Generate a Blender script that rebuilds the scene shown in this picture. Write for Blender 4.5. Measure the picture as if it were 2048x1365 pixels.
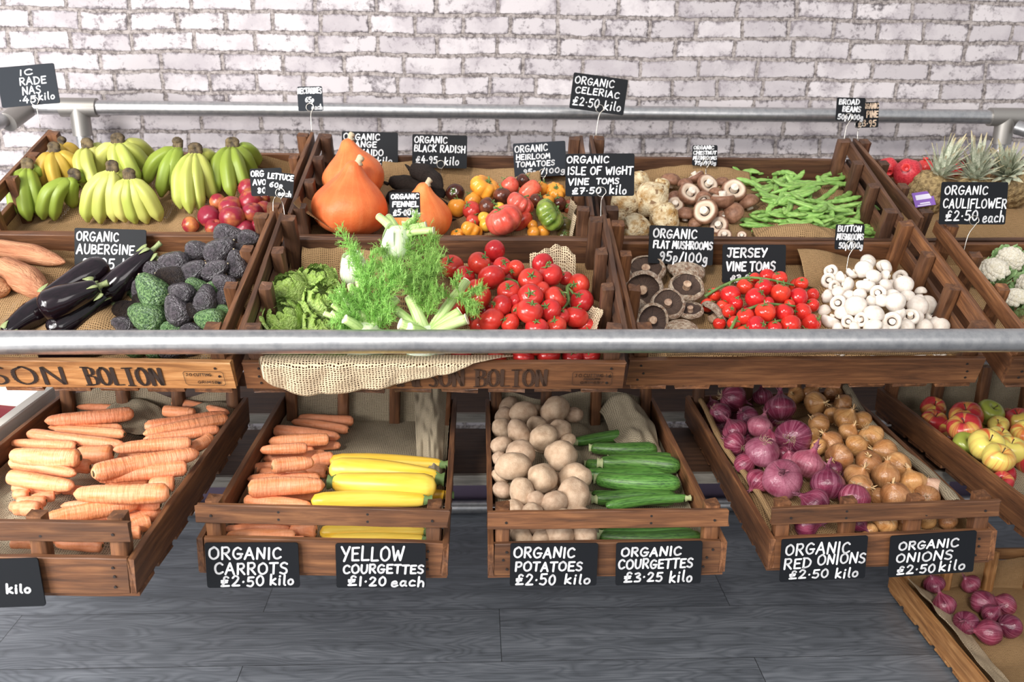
import bpy, math, random
import numpy as np
from mathutils import Vector, Matrix, Euler, noise
random.seed(7); rng=np.random.default_rng(7)
scene=bpy.context.scene; COL=scene.collection
for o in list(bpy.data.objects): bpy.data.objects.remove(o,do_unlink=True)

# ------------------------------------------------------------------ camera
F=1785.2; CAMZ=1.56
PITCH,YAW,ROLL=0.302643,0.045579,-0.012801
def cam_axes():
    cy,sy=math.cos(YAW),math.sin(YAW)
    fwd=Vector((sy*math.cos(PITCH),cy*math.cos(PITCH),-math.sin(PITCH)))
    right=Vector((cy,-sy,0)); down=fwd.cross(right)
    c,s=math.cos(ROLL),math.sin(ROLL)
    return c*right+s*down, -s*right+c*down, fwd
RT,DN,FW=cam_axes(); CAM=Vector((0,0,CAMZ))
cd=bpy.data.cameras.new('camera'); cam=bpy.data.objects.new('camera',cd); COL.objects.link(cam)
m=Matrix.Identity(4)
for i in range(3): m[i][0]=RT[i]; m[i][1]=-DN[i]; m[i][2]=-FW[i]; m[i][3]=CAM[i]
cam.matrix_world=m; cd.sensor_width=36; cd.lens=F/2048*36; cd.clip_start=.05; cd.clip_end=60
cd.dof.use_dof=True; cd.dof.focus_distance=1.95; cd.dof.aperture_fstop=5.0
scene.camera=cam
def ray(u,v): return RT*((u-1024)/F)+DN*((v-682.5)/F)+FW
def on_y(u,v,y): d=ray(u,v); return CAM+d*(y/d.y)
def on_z(u,v,z): d=ray(u,v); return CAM+d*((z-CAMZ)/d.z)
def depth(p): return (Vector(p)-CAM).dot(FW)
def pix(p):
    q=Vector(p)-CAM; z=q.dot(FW); return 1024+F*q.dot(RT)/z, 682.5+F*q.dot(DN)/z

# ------------------------------------------------------------------ light
scene.view_settings.view_transform='Standard'; scene.view_settings.look='None'
scene.view_settings.exposure=0.0; scene.view_settings.gamma=1.0
try: scene.view_settings.use_curve_mapping=False
except Exception: pass
w=bpy.data.worlds.new('daylight'); scene.world=w; w.use_nodes=True
bg=w.node_tree.nodes['Background']; bg.inputs[0].default_value=(.93,.96,1,1); bg.inputs[1].default_value=.58
def area(name,loc,target,sx,sy,power,col=(1,1,1)):
    l=bpy.data.lights.new(name,'AREA'); l.shape='RECTANGLE'; l.size=sx; l.size_y=sy; l.energy=power; l.color=col
    o=bpy.data.objects.new(name,l); COL.objects.link(o); o.location=loc
    o.rotation_euler=(Vector(target)-Vector(loc)).to_track_quat('-Z','Y').to_euler(); return o
area('shop_window_light',(-2.6,-1.3,2.5),(-.2,2.2,.9),2.2,2.0,118,(1,.98,.95))
area('shop_door_light',(1.2,-2.6,3.0),(.3,2.2,.9),2.4,1.6,46,(1,.96,.93))
area('shop_side_window_light',(-2.7,.2,1.5),(-.7,1.7,.45),1.5,1.6,125,(1,.99,.98))
su=bpy.data.lights.new('sun','SUN'); su.energy=1.7; su.angle=math.radians(9); su.color=(1,.95,.88)
so=bpy.data.objects.new('sun',su); COL.objects.link(so)
so.rotation_euler=Vector((.42,1,-.78)).to_track_quat('-Z','Y').to_euler()

# ------------------------------------------------------------------ node helpers
def lin(c):
    if isinstance(c,str): c=[int(c[i:i+2],16)/255 for i in (0,2,4)]
    return tuple(x/12.92 if x<=.04045 else ((x+.055)/1.055)**2.4 for x in c)+(1,)
class NT:
    def __init__(s,name):
        s.m=bpy.data.materials.new(name); s.m.use_nodes=True; s.t=s.m.node_tree; s.n=s.t.nodes; s.b=s.n['Principled BSDF']
    def new(s,typ,**kw):
        n=s.n.new('ShaderNode'+typ)
        for k,v in kw.items(): setattr(n,k,v)
        return n
    def set(s,sock,val):
        if hasattr(val,'is_output'): s.t.links.new(val,sock)
        elif isinstance(val,(int,float)) and hasattr(sock,'default_value') and not isinstance(sock.default_value,float): sock.default_value=[val]*len(sock.default_value)
        else: sock.default_value=val
    def p(s,**kw):
        for k,v in kw.items(): s.set(s.b.inputs[k.replace('_',' ')],v)
    def math(s,op,a,b=0.0,clamp=False):
        n=s.new('Math',operation=op,use_clamp=clamp); s.set(n.inputs[0],a); s.set(n.inputs[1],b); return n.outputs[0]
    def obj(s): return s.new('TexCoord').outputs['Object']
    def uv(s): return s.new('TexCoord').outputs['UV']
    def rnd(s): return s.new('ObjectInfo').outputs['Random']
    def map(s,v,scale=(1,1,1),loc=(0,0,0)):
        n=s.new('Mapping'); s.set(n.inputs[0],v); s.set(n.inputs['Scale'],scale); s.set(n.inputs['Location'],loc); return n.outputs[0]
    def addv(s,v,x):
        n=s.new('VectorMath',operation='ADD'); s.set(n.inputs[0],v); s.set(n.inputs[1],x); return n.outputs[0]
    def shift(s,v,k=37.0):
        c=s.new('CombineXYZ'); r=s.math('MULTIPLY',s.rnd(),k)
        for i in range(3): s.set(c.inputs[i],r)
        return s.addv(v,c.outputs[0])
    def noise(s,v,scale,detail=3,rough=.5,dist=0):
        n=s.new('TexNoise'); s.set(n.inputs['Vector'],v); s.set(n.inputs['Scale'],scale); s.set(n.inputs['Detail'],detail); s.set(n.inputs['Roughness'],rough); s.set(n.inputs['Distortion'],dist); return n.outputs[0]
    def ramp(s,f,stops):
        n=s.new('ValToRGB'); s.set(n.inputs[0],f); e=n.color_ramp.elements
        while len(e)<len(stops): e.new(.5)
        for el,(p,c) in zip(e,stops): el.position=p; el.color=c if len(c)==4 and not isinstance(c,str) else lin(c)
        return n.outputs[0]
    def mix(s,f,a,b,mode='MIX'):
        n=s.new('Mix',data_type='RGBA',blend_type=mode); s.set(n.inputs[0],f); s.set(n.inputs[6],a); s.set(n.inputs[7],b); return n.outputs[2]
    def bump(s,h,strength,dist=.002,nrm=None):
        n=s.new('Bump'); s.set(n.inputs['Height'],h); s.set(n.inputs['Strength'],strength); s.set(n.inputs['Distance'],dist)
        if nrm is not None: s.set(n.inputs['Normal'],nrm)
        s.set(s.b.inputs['Normal'],n.outputs[0]); return n.outputs[0]
    def sep(s,v):
        n=s.new('SeparateXYZ'); s.set(n.inputs[0],v); return n.outputs
    def hsv(s,c,h=.5,sat=1.,val=1.):
        n=s.new('HueSaturation'); s.set(n.inputs['Color'],c); s.set(n.inputs['Hue'],h); s.set(n.inputs['Saturation'],sat); s.set(n.inputs['Value'],val); return n.outputs[0]
def step01(n,x,a,b):
    r=n.new('MapRange',clamp=True); n.set(r.inputs[0],x); n.set(r.inputs[1],a); n.set(r.inputs[2],b); return r.outputs[0]

def wood(name,dark,mid,light,rough=.55):
    n=NT(name); o=n.shift(n.obj())
    g=n.noise(n.map(o,(2.2,26,26)),3.0,5,.6,.6)
    fine=n.noise(n.map(o,(6,160,160)),2.0,3,.6)
    blot=n.noise(n.map(o,(3,6,6)),1.6,3,.5)
    c=n.ramp(g,[(.22,dark),(.5,mid),(.82,light)])
    c=n.mix(n.math('MULTIPLY',step01(n,fine,.5,.75),.35),c,lin(dark))
    c=n.mix(n.math('MULTIPLY',step01(n,blot,.52,.72),.65),c,lin(dark))
    v=n.math('ADD',n.math('MULTIPLY',n.rnd(),.5),.75)
    c=n.hsv(c,.5,1.0,v)
    n.p(Base_Color=c,Roughness=rough); n.bump(n.math('ADD',g,fine),.35,.0015)
    return n.m
def plain(name,col,rough=.5,metal=0,spec=.5):
    n=NT(name); n.p(Base_Color=lin(col),Roughness=rough,Metallic=metal); n.b.inputs['Specular IOR Level'].default_value=spec; return n.m
def organic(name,c1,c2,scale=20,rough=.4,stops=(.35,.65),bump=None,sss=0,spec=.5,speck=None,vstops=None,ustripe=None,val=.12,hue=.004):
    """noise-mixed skin; vstops: colours along the v of the mesh; ustripe: (count,colour,amount)"""
    n=NT(name); o=n.shift(n.obj(),9.0)
    f=n.noise(o,scale,4,.55)
    c=n.ramp(f,[(stops[0],c1),(stops[1],c2)])
    if ustripe:
        u=n.sep(n.uv()); cnt,colr,amt=ustripe
        cb=n.new('CombineXYZ'); n.set(cb.inputs[0],n.math('MULTIPLY',n.math('SINE',n.math('MULTIPLY',u[0],6.28318)),cnt)); n.set(cb.inputs[1],n.math('MULTIPLY',n.math('COSINE',n.math('MULTIPLY',u[0],6.28318)),cnt)); n.set(cb.inputs[2],n.math('MULTIPLY',u[1],1.2))
        sn=n.noise(n.shift(cb.outputs[0]),1.0,3,.6)
        c=n.mix(n.math('MULTIPLY',step01(n,sn,.48,.62),amt),c,lin(colr))
    if vstops:
        u=n.sep(n.uv()); vv=n.math('ADD',u[1],n.math('MULTIPLY',n.math('SUBTRACT',n.noise(o,30,2),.5),.06))
        for (a,b,colr) in vstops: c=n.mix(step01(n,vv,a,b),c,lin(colr))
    if speck:
        colr,sc,th=speck; sp=n.noise(o,sc,2,.5); c=n.mix(n.math('MULTIPLY',step01(n,sp,th,th+.06),.8),c,lin(colr))
    r=n.rnd()
    c=n.hsv(c,n.math('ADD',n.math('MULTIPLY',n.math('SUBTRACT',r,.5),hue*2),.5),1,n.math('ADD',n.math('MULTIPLY',r,val*2),1-val))
    n.p(Base_Color=c,Roughness=rough); n.b.inputs['Specular IOR Level'].default_value=spec
    if sss: n.b.inputs['Subsurface Weight'].default_value=sss; n.b.inputs['Subsurface Radius'].default_value=(.012,.006,.003); n.b.inputs['Subsurface Scale'].default_value=1.0
    if bump: n.bump(n.noise(o,bump[0],3,.6),bump[1],bump[2] if len(bump)>2 else .001)
    return n.m
def burlap(name,c1,c2,holes=.0,pitch=.0045):
    n=NT(name); uv=n.uv(); wob=n.noise(uv,60,2); 
    s=n.sep(uv); k=math.pi/pitch
    wv=n.math('MULTIPLY',n.math('SUBTRACT',wob,.5),3.2)
    a=n.math('ABSOLUTE',n.math('SINE',n.math('ADD',n.math('MULTIPLY',s[0],k),wv)))
    b=n.math('ABSOLUTE',n.math('SINE',n.math('ADD',n.math('MULTIPLY',s[1],k),n.math('MULTIPLY',wv,1.3))))
    th=n.math('MAXIMUM',a,b); irr=n.noise(n.map(uv,(60,900,1)),1,2)
    c=n.ramp(n.math('MULTIPLY',th,n.math('ADD',irr,.5)),[(.35,c1),(.95,c2)])
    n.p(Base_Color=c,Roughness=.9); n.b.inputs['Specular IOR Level'].default_value=.1
    n.bump(th,.6,.0012)
    if holes>0:
        tr=n.new('BsdfTransparent'); mx=n.new('MixShader'); out=n.n['Material Output']
        n.set(mx.inputs[0],n.math('GREATER_THAN',th,holes)); n.t.links.new(tr.outputs[0],mx.inputs[1]); n.t.links.new(n.b.outputs[0],mx.inputs[2]); n.t.links.new(mx.outputs[0],out.inputs[0])
    return n.m

# ------------------------------------------------------------------ mesh helpers
def mesh(name,verts,faces,mat,uvs=None,smooth=True,mats=None,fmat=None):
    me=bpy.data.meshes.new(name); me.from_pydata([tuple(v) for v in verts],[],[tuple(f) for f in faces])
    if mats: 
        for x in mats: me.materials.append(x)
        if fmat is not None: me.polygons.foreach_set('material_index',fmat)
    elif mat: me.materials.append(mat)
    if smooth: me.polygons.foreach_set('use_smooth',[True]*len(me.polygons))
    if uvs is not None:
        l=me.uv_layers.new(name='UVMap'); flat=[c for f in uvs for p in f for c in p]
        l.data.foreach_set('uv',flat)
    me.update()
    if name in SHARP: me.set_sharp_from_angle(angle=.8)
    return me
SHARP={'tee_fitting','elbow_fitting','front_rail','back_rail','post','side_rail','lower_rail','crate_arm','cut_end','nail_head'}
def catmull(P,n):
    P=np.array(P,float)
    if len(P)==2: return np.array([P[0]+(P[1]-P[0])*t for t in np.linspace(0,1,n)])
    Q=np.vstack([2*P[0]-P[1],P,2*P[-1]-P[-2]]); out=[]
    for t in np.linspace(0,len(P)-1-1e-9,n):
        i=int(t);f=t-i;a,b,c,d=Q[i:i+4]
        out.append(.5*((2*b)+(c-a)*f+(2*a-5*b+4*c-d)*f*f+(3*b-a-3*c+d)*f**3))
    return np.array(out)
class Geo:
    """collects surfaces; build() gives one mesh"""
    def __init__(s): s.v=[];s.f=[];s.u=[];s.m=[]
    def add(s,v,f,u,mi=0):
        k=len(s.v); s.v+=[tuple(x) for x in v]; s.f+=[tuple(i+k for i in q) for q in f]; s.u+=u; s.m+=[mi]*len(f)
    def grid(s,P,wrapu=False,mi=0,uscale=None):
        """P[j][i] rows; faces between"""
        P=np.asarray(P); R,C=P.shape[:2]; cc=C if wrapu else C-1
        f=[];u=[]
        for j in range(R-1):
            for i in range(cc):
                i2=(i+1)%C; f.append((j*C+i,j*C+i2,(j+1)*C+i2,(j+1)*C+i))
                if uscale is not None: u.append([uscale[j][i],uscale[j][i2],uscale[j+1][i2],uscale[j+1][i]])
                else: u.append([(i/cc,j/(R-1)),((i+1)/cc,j/(R-1)),((i+1)/cc,(j+1)/(R-1)),(i/cc,(j+1)/(R-1))])
        s.add(P.reshape(-1,3),f,u,mi)
    def lathe(s,prof,n=24,rings=None,fn=None,mi=0,M=None,caps=False):
        pr=catmull(prof,rings) if rings else np.array(prof,float)
        P=np.zeros((len(pr),n,3)); th=np.arange(n)*2*math.pi/n
        for j,(r,z) in enumerate(pr):
            r=max(r,0.0)
            P[j,:,0]=r*np.cos(th);P[j,:,1]=r*np.sin(th);P[j,:,2]=z
            if fn:
                for i in range(n): P[j,i]=fn(P[j,i],th[i],j/(len(pr)-1))
        if M is not None: P=(P.reshape(-1,3)@np.array(M.to_3x3()).T+np.array(M.translation)).reshape(P.shape)
        s.grid(P,True,mi)
    def tube(s,pts,rad,n=8,mi=0,fn=None,closed_ends=True,flat=1.0):
        pts=np.asarray(pts,float);k=len(pts); rad=np.broadcast_to(np.asarray(rad,float),(k,)) if np.ndim(rad)<=1 else rad
        T=np.gradient(pts,axis=0);T/=np.linalg.norm(T,axis=1)[:,None]+1e-12
        a=np.array([0,0,1.]) if abs(T[0][2])<.9 else np.array([1.,0,0])
        N=a-T[0]*(a@T[0]);N/=np.linalg.norm(N);P=[]
        th=np.arange(n)*2*math.pi/n
        def ringat(p,N,B,r): return p+r*(np.outer(np.cos(th),N)*flat+np.outer(np.sin(th),B))
        for j in range(k):
            N=N-T[j]*(N@T[j]);N/=np.linalg.norm(N)+1e-12;B=np.cross(T[j],N)
            if j==0 and closed_ends: P.append(np.repeat(pts[0][None],n,0))
            P.append(ringat(pts[j],N,B,rad[j]))
            if j==k-1 and closed_ends: P.append(np.repeat(pts[-1][None],n,0))
        P=np.array(P)
        if fn: P=fn(P)
        s.grid(P,True,mi)
    def box(s,c,d,R=None,mi=0,bev=0.0):
        x,y,z=[q/2 for q in d]
        V=np.array([(sx*x,sy*y,sz*z) for sz in(-1,1) for sy in(-1,1) for sx in(-1,1)])
        if R is not None: V=V@np.array(R).T
        V=V+np.array(c)
        f=[(0,2,3,1),(4,5,7,6),(0,1,5,4),(2,6,7,3),(0,4,6,2),(1,3,7,5)]
        s.add(V,f,[[(0,0),(1,0),(1,1),(0,1)]]*6,mi)
    def build(s,name,mat=None,smooth=True,mats=None):
        return mesh(name,s.v,s.f,mat,s.u,smooth,mats,s.m if mats else None)
def link(name,me,parent=None,M=None):
    o=bpy.data.objects.new(name,me); COL.objects.link(o)
    if parent is not None: o.parent=parent
    if M is not None:
        o.matrix_basis=M
    return o
def thing(name,label,cat,M=None,group=None,me=None):
    o=link(name,me,None,M)
    lw=label.split()
    o['label']=label; o['category']=cat
    if group: o['group']=group
    return o
def structure(o): o['kind']='structure'; return o
def T(v): return Matrix.Translation(Vector(v))
def frame(p,xaxis,up,scale=(1,1,1)):
    x=Vector(xaxis).normalized(); z=Vector(up)-x*Vector(up).dot(x)
    if z.length<1e-5: z=Vector((0,0,1))-x*x.z
    z.normalize(); y=z.cross(x); M=Matrix.Identity(4)
    for i in range(3): M[i][0]=x[i]*scale[0];M[i][1]=y[i]*scale[1];M[i][2]=z[i]*scale[2];M[i][3]=p[i]
    return M
def upframe(p,up,spin=0,scale=(1,1,1)):
    z=Vector(up).normalized(); a=Vector((1,0,0)) if abs(z.x)<.8 else Vector((0,1,0))
    x=(a-z*a.dot(z)).normalized(); y=z.cross(x); c,s=math.cos(spin),math.sin(spin)
    x2=x*c+y*s; y2=z.cross(x2); M=Matrix.Identity(4)
    for i in range(3): M[i][0]=x2[i]*scale[0];M[i][1]=y2[i]*scale[1];M[i][2]=z[i]*scale[2];M[i][3]=p[i]
    return M
ORD=['','first','second','third','fourth','fifth','sixth','seventh','eighth','ninth','tenth','eleventh','twelfth','thirteenth','fourteenth','fifteenth','sixteenth','seventeenth','eighteenth','nineteenth','twentieth']
def places(uv,per=5):
    """a wording for each point: row from the back, then place from the left"""
    n=len(uv); R=max(1,round(n/per)); order=sorted(range(n),key=lambda i:uv[i][1]); out=['']*n
    rows=[order[int(k*n/R):int((k+1)*n/R)] for k in range(R)]
    for k,row in enumerate(rows):
        row.sort(key=lambda i:uv[i][0])
        rn='' if R==1 else ('back row, ' if k==0 else ('front row, ' if k==R-1 else ORD[k+1]+' row back to front, '))
        for j,i in enumerate(row):
            L=len(row)
            pn='alone' if L==1 else ('far left' if j==0 else ('far right' if j==L-1 else ORD[j+1]+' from left'))
            out[i]=rn+pn
    return out
ZO={'1':(40,20,3.1015),'2':(580,130,3.1015),'3':(1100,130,3.1015),'4':(1388,130,3.1015),'5':(40,400,3.1015),'6':(460,400,3.1015),'7':(800,400,3.1015),'8':(1200,400,3.1015),'9':(1388,400,3.1015),
    'a':(40,760,2.844),'b':(360,760,2.967),'c':(920,760,2.967),'d':(1380,760,2.967),'e':(1048,1000,2.048)}
def full(z,x,y): a=ZO[z]; return a[0]+x/a[2],a[1]+y/a[2]
def parse(s):
    out=[]
    for it in s.replace('\n',' ').split(';'):
        it=it.strip()
        if it: out.append([float(t) if t.strip().lstrip('-').replace('.','').isdigit() else t.strip() for t in it.split(',')])
    return out

# ------------------------------------------------------------------ room
WALLY=3.02
def brick_mat():
    n=NT('whitewashed_brick'); o=n.obj()
    sx=n.sep(o); cb=n.new('CombineXYZ'); n.set(cb.inputs[0],n.math('ADD',sx[0],.03)); n.set(cb.inputs[1],n.math('ADD',sx[2],.021)); v=cb.outputs[0]
    wn=n.new('TexNoise'); n.set(wn.inputs['Vector'],v); n.set(wn.inputs['Scale'],38.); n.set(wn.inputs['Detail'],3.)
    off=n.new('VectorMath',operation='SUBTRACT'); n.set(off.inputs[0],wn.outputs[1]); n.set(off.inputs[1],(.5,.5,.5))
    sc=n.new('VectorMath',operation='SCALE'); n.set(sc.inputs[0],off.outputs[0]); n.set(sc.inputs['Scale'],.011)
    w2=n.new('TexNoise'); n.set(w2.inputs['Vector'],v); n.set(w2.inputs['Scale'],4.)
    off2=n.new('VectorMath',operation='SUBTRACT'); n.set(off2.inputs[0],w2.outputs[1]); n.set(off2.inputs[1],(.5,.5,.5))
    sc2=n.new('VectorMath',operation='SCALE'); n.set(sc2.inputs[0],off2.outputs[0]); n.set(sc2.inputs['Scale'],.022)
    v=n.addv(n.addv(v,sc.outputs[0]),sc2.outputs[0])
    def brick(ms,sm):
        b=n.new('TexBrick',offset=.43,offset_frequency=2,squash=.78,squash_frequency=3)
        n.set(b.inputs['Vector'],v); n.set(b.inputs['Scale'],1.0); n.set(b.inputs['Mortar Size'],ms); n.set(b.inputs['Mortar Smooth'],sm)
        n.set(b.inputs['Brick Width'],.192); n.set(b.inputs['Row Height'],.0615); n.set(b.inputs['Bias'],0.0)
        n.set(b.inputs['Color1'],lin('cbc4c6')); n.set(b.inputs['Color2'],lin('b4adb0')); n.set(b.inputs['Mortar'],lin('94898a')); return b
    b=brick(.0062,.25); edge=brick(.017,1.0)
    smud=n.noise(v,16,6,.7,.4); fine=n.noise(v,70,5,.7)
    big=n.noise(v,5.5,3,.5)
    nearedge=n.math('ADD',n.math('MULTIPLY',edge.outputs['Fac'],.15),n.math('MULTIPLY',n.math('SUBTRACT',big,.5),.25))
    dk=step01(n,n.math('ADD',n.math('ADD',n.math('MULTIPLY',smud,.55),n.math('MULTIPLY',fine,.45)),nearedge),.535,.64)
    c=n.mix(n.math('MULTIPLY',dk,.9),b.outputs['Color'],lin('514a4d'))
    c=n.mix(n.math('MULTIPLY',step01(n,n.noise(v,8,5,.65),.47,.60),.55),c,lin('a59da2'))
    mort=n.mix(step01(n,fine,.42,.62),lin('a89f9c'),lin('655d5b'))
    c=n.mix(b.outputs['Fac'],c,mort)
    n.p(Base_Color=c,Roughness=.85); n.b.inputs['Specular IOR Level'].default_value=.2
    h=n.math('SUBTRACT',n.math('MULTIPLY',fine,.12),b.outputs['Fac']); n.bump(h,.7,.006)
    return n.m
def floor_mat():
    n=NT('grey_vinyl_plank'); o=n.obj(); s=n.sep(o)
    b=n.new('TexBrick',offset=.5,offset_frequency=2); cb=n.new('CombineXYZ'); n.set(cb.inputs[0],n.math('ADD',s[0],.62)); n.set(cb.inputs[1],n.math('ADD',s[1],-2.06+.2465*20))
    n.set(b.inputs['Vector'],cb.outputs[0]); n.set(b.inputs['Scale'],1.0); n.set(b.inputs['Brick Width'],1.394); n.set(b.inputs['Row Height'],.2465); n.set(b.inputs['Mortar Size'],.0009); n.set(b.inputs['Mortar Smooth'],.1); n.set(b.inputs['Bias'],0.)
    n.set(b.inputs['Color1'],(0,0,0,1)); n.set(b.inputs['Color2'],(1,1,1,1)); n.set(b.inputs['Mortar'],(.5,.5,.5,1))
    cell=n.sep(b.outputs['Color'])[0]
    cc=n.new('CombineXYZ'); n.set(cc.inputs[0],n.math('MULTIPLY',cell,7.)); n.set(cc.inputs[1],n.math('MULTIPLY',cell,13.))
    v=n.addv(o,cc.outputs[0])
    w1=n.noise(n.map(v,(1.3,5.5,1)),1.6,2,.5)
    rings=n.math('ABSOLUTE',n.math('SINE',n.math('MULTIPLY',w1,62.)))
    fib=n.noise(n.map(v,(3,110,1)),2,4,.65)
    bd=n.noise(n.map(v,(1.2,9,1)),2,3,.5)
    f=n.math('ADD',n.math('ADD',n.math('MULTIPLY',rings,.11),n.math('MULTIPLY',fib,.55)),n.math('MULTIPLY',bd,.4))
    c=n.ramp(f,[(.32,'43474c'),(.55,'666b72'),(.8,'8f949b')])
    c=n.hsv(c,.5,1,n.math('ADD',n.math('MULTIPLY',cell,.2),.88))
    c=n.mix(b.outputs['Fac'],c,lin('101113'))
    n.p(Base_Color=c,Roughness=n.math('ADD',n.math('MULTIPLY',fib,.2),.26)); n.b.inputs['Specular IOR Level'].default_value=.6
    n.bump(f,.12,.001); return n.m
def plane(name,x0,x1,y0,y1,z0,z1,mat):
    g=Geo(); g.box(((x0+x1)/2,(y0+y1)/2,(z0+z1)/2),(x1-x0,y1-y0,z1-z0)); return structure(link(name,g.build(name,mat,False)))
plane('floor',-5,5,-4,WALLY+.1,-.05,0,floor_mat())
plane('wall_back',-5,5,WALLY,WALLY+.1,0,3.2,brick_mat())
pm=plain('purple_paint','5f5266',.5); plane('baseboard_back',-5,5,WALLY-.016,WALLY,0,.15,pm)

# ------------------------------------------------------------------ materials for wood, metal, cloth
W_DARK=wood('dark_stained_wood','2e1d15','573a29','7a553a')
W_MID=wood('brown_stained_wood','3a2417','694329','946540')
W_LIGHT=wood('honey_stained_wood','5a3820','9b6c40','c29665')
W_SHELF=wood('shelf_wood','2a1b14','4e3627','6a4b36')
W_GREY=wood('weathered_grey_wood','5f5a52','8f8980','b5afa5',.75)
W_WHITE=wood('white_painted_wood','d6d2c8','e6e3da','f2f0ea',.5)
def steel():
    n=NT('galvanised_steel'); o=n.obj(); f=n.noise(n.map(o,(3,60,60)),3,5,.65); g=n.noise(o,60,4,.6)
    n.p(Base_Color=n.ramp(g,[(.3,'a9a9ac'),(.6,'c2c1c1')]),Metallic=.88,Roughness=n.math('ADD',n.math('MULTIPLY',f,.16),.27)); n.bump(g,.03,.0006); return n.m
STEEL=steel(); CASTM=plain('cast_fitting_metal','a5a19c',.5,.85)
WIRE=plain('bright_wire','cfc9c0',.28,1.0); NAIL=plain('nail_steel','4a4340',.5,.8)
BUR=burlap('natural_burlap','4a3726','a3845f',.30); BURF=burlap('open_weave_burlap','7c664f','cfbb9d',.74,.0062); BURG=burlap('grey_burlap','453d34','a3967f')
INK=plain('stencil_ink','2a1d16',.8); INKF=plain('faded_stencil_ink','3d2719',.8)

# ------------------------------------------------------------------ pipe stand, shelf
PR=.0225
def pipe(name,a,b,parent,r=PR,mat=None,n=28):
    a=Vector(a);b=Vector(b); g=Geo(); L=(b-a).length
    g.tube(np.array([[0,0,0],[L*.5,0,0],[L,0,0]]),r,n)
    return link(name,g.build(name,mat or STEEL),parent,frame(a,b-a,(0,0,1)) if abs((b-a).normalized().z)<.9 else frame(a,b-a,(0,1,0)))
def stand():
    s=thing('pipe_stand','galvanised tube stand that holds up all the crates','display stand')
    RY,RZ=2.9,CAMZ-.149
    XL,XR=-1.215,1.72
    pipe('back_rail',(-1.36,RY,RZ),(XR,RY,RZ),s); FR=pipe('front_rail',(-1.6,1.645,CAMZ-.517),(1.9,1.645,CAMZ-.5125),s,.0233,n=40)
    for x in (XL,XR): 
        pipe('post',(x,RY,0),(x,RY,RZ-.0),s)
        g=Geo(); g.tube([[-.055,0,0],[.055,0,0]],.029,24); g.tube([[0,0,0],[0,0,-.085]],.029,24)
        link('tee_fitting',g.build('tee_fitting',CASTM),s,T((x,RY,RZ)))
    pipe('side_rail',(-1.37,RY-.02,RZ-.01),(-1.85,1.7,CAMZ-.5),s); pipe('side_rail',(XR+.02,RY-.04,RZ-.03),(2.6,1.7,CAMZ-.5),s)
    g=Geo(); g.tube([[0,0,0],[-.02,-.1,-.04]],.0295,24); link('elbow_fitting',g.build('elbow_fitting',CASTM),s,T((-1.37,RY,RZ)))
    pipe('lower_rail',(-2,2.9,CAMZ-1.535),(2.2,2.9,CAMZ-1.535),s)
    # bars under the upper crates
    for (y,z) in ((1.98,CAMZ-.606),(2.52,CAMZ-.444)): pipe('support_bar',(-1.9,y,z),(1.95,y,z),s,.016,n=12)
    for x in (-1.9,1.95):
        pipe('post',(x,1.98,0),(x,1.98,CAMZ-.606),s,.02,n=16); pipe('post',(x,2.52,0),(x,2.52,CAMZ-.44),s,.02,n=16)
    for x,zz in ((-.98,-.8765),(-.66,-.8825),(-.42,-.917),(-.14,-.9265),(.1,-.953),(.42,-.950),(.68,-.970),(1.0,-.960)):
        za=CAMZ+zz-.0105; pipe('crate_arm',(x,1.64,za),(x,2.28,za),s,.009,n=8)
        hb=za-(CAMZ-.972); g=Geo(); g.box((0,0,0),(.03,.03,max(.006,hb))); link('arm_bracket',g.build('arm_bracket',CASTM,False),s,T((x,2.2,CAMZ-.972+hb/2)))
    for (y0,y1) in ((2.012,2.295),(2.415,2.70)):
        zt=CAMZ-.972
        for k,(x0,x1) in enumerate(((-1.9,.05),(.053,1.95))):
            L=x1-x0; g=Geo(); g.box((0,0,0),(L,y1-y0,.024)); link('shelf_board',g.build('shelf_board',W_SHELF,False),s,T(((x0+x1)/2,(y0+y1)/2,zt-.012)))
            g=Geo(); g.box((0,0,0),(L,.012,.027)); link('shelf_edge',g.build('shelf_edge',W_GREY,False),s,T(((x0+x1)/2,y0-.006,zt-.0135)))
stand()

# ------------------------------------------------------------------ crates
CL,CW,CH,CP=.76,.459,.0797,.146
def plank(name,parent,c,dims,mat,axis='x',rot=0,bev=.0015):
    """box with the grain along its own long side"""
    L,a,b=dims; g=Geo()
    ws=[(-L/2,0),( L/2,0)]
    # slightly worn outline
    n=9; P=[]
    hs=np.array([(-a/2,-b/2),(a/2,-b/2),(a/2,b/2),(-a/2,b/2)])
    e=min(a,b)*.10
    sec=[]
    for (y,z) in hs:
        sy,sz=np.sign(y),np.sign(z)
        sec+= [(y-sy*e,z),(y,z-sz*e)] if sy*sz<0 else [(y,z-sz*e),(y-sy*e,z)]
    sec=np.array(sec); ang=np.argsort(np.arctan2(sec[:,1]/b,sec[:,0]/a)); sec=sec[ang]
    xs=np.linspace(-L/2,L/2,n); rows=[np.repeat([[xs[0],0,0]],8,0)]
    for i,x in enumerate(xs):
        j=sec*(1-(.03 if i in(0,n-1) else 0))+rng.normal(0,.0004,(8,2))
        xx=x+(rng.normal(0,.0012,8) if i in(0,n-1) else 0)
        rows.append(np.column_stack([np.full(8,x)+ (xx-x), j]))
    rows.append(np.repeat([[xs[-1],0,0]],8,0)); g.grid(np.array(rows),True)
    R={'x':Matrix.Identity(4),'y':Matrix.Rotation(math.pi/2,4,'Z'),'z':Matrix.Rotation(-math.pi/2,4,'Y')}[axis]
    return link(name,g.build(name,mat,False),parent,T(c)@R)
CR={}
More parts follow.
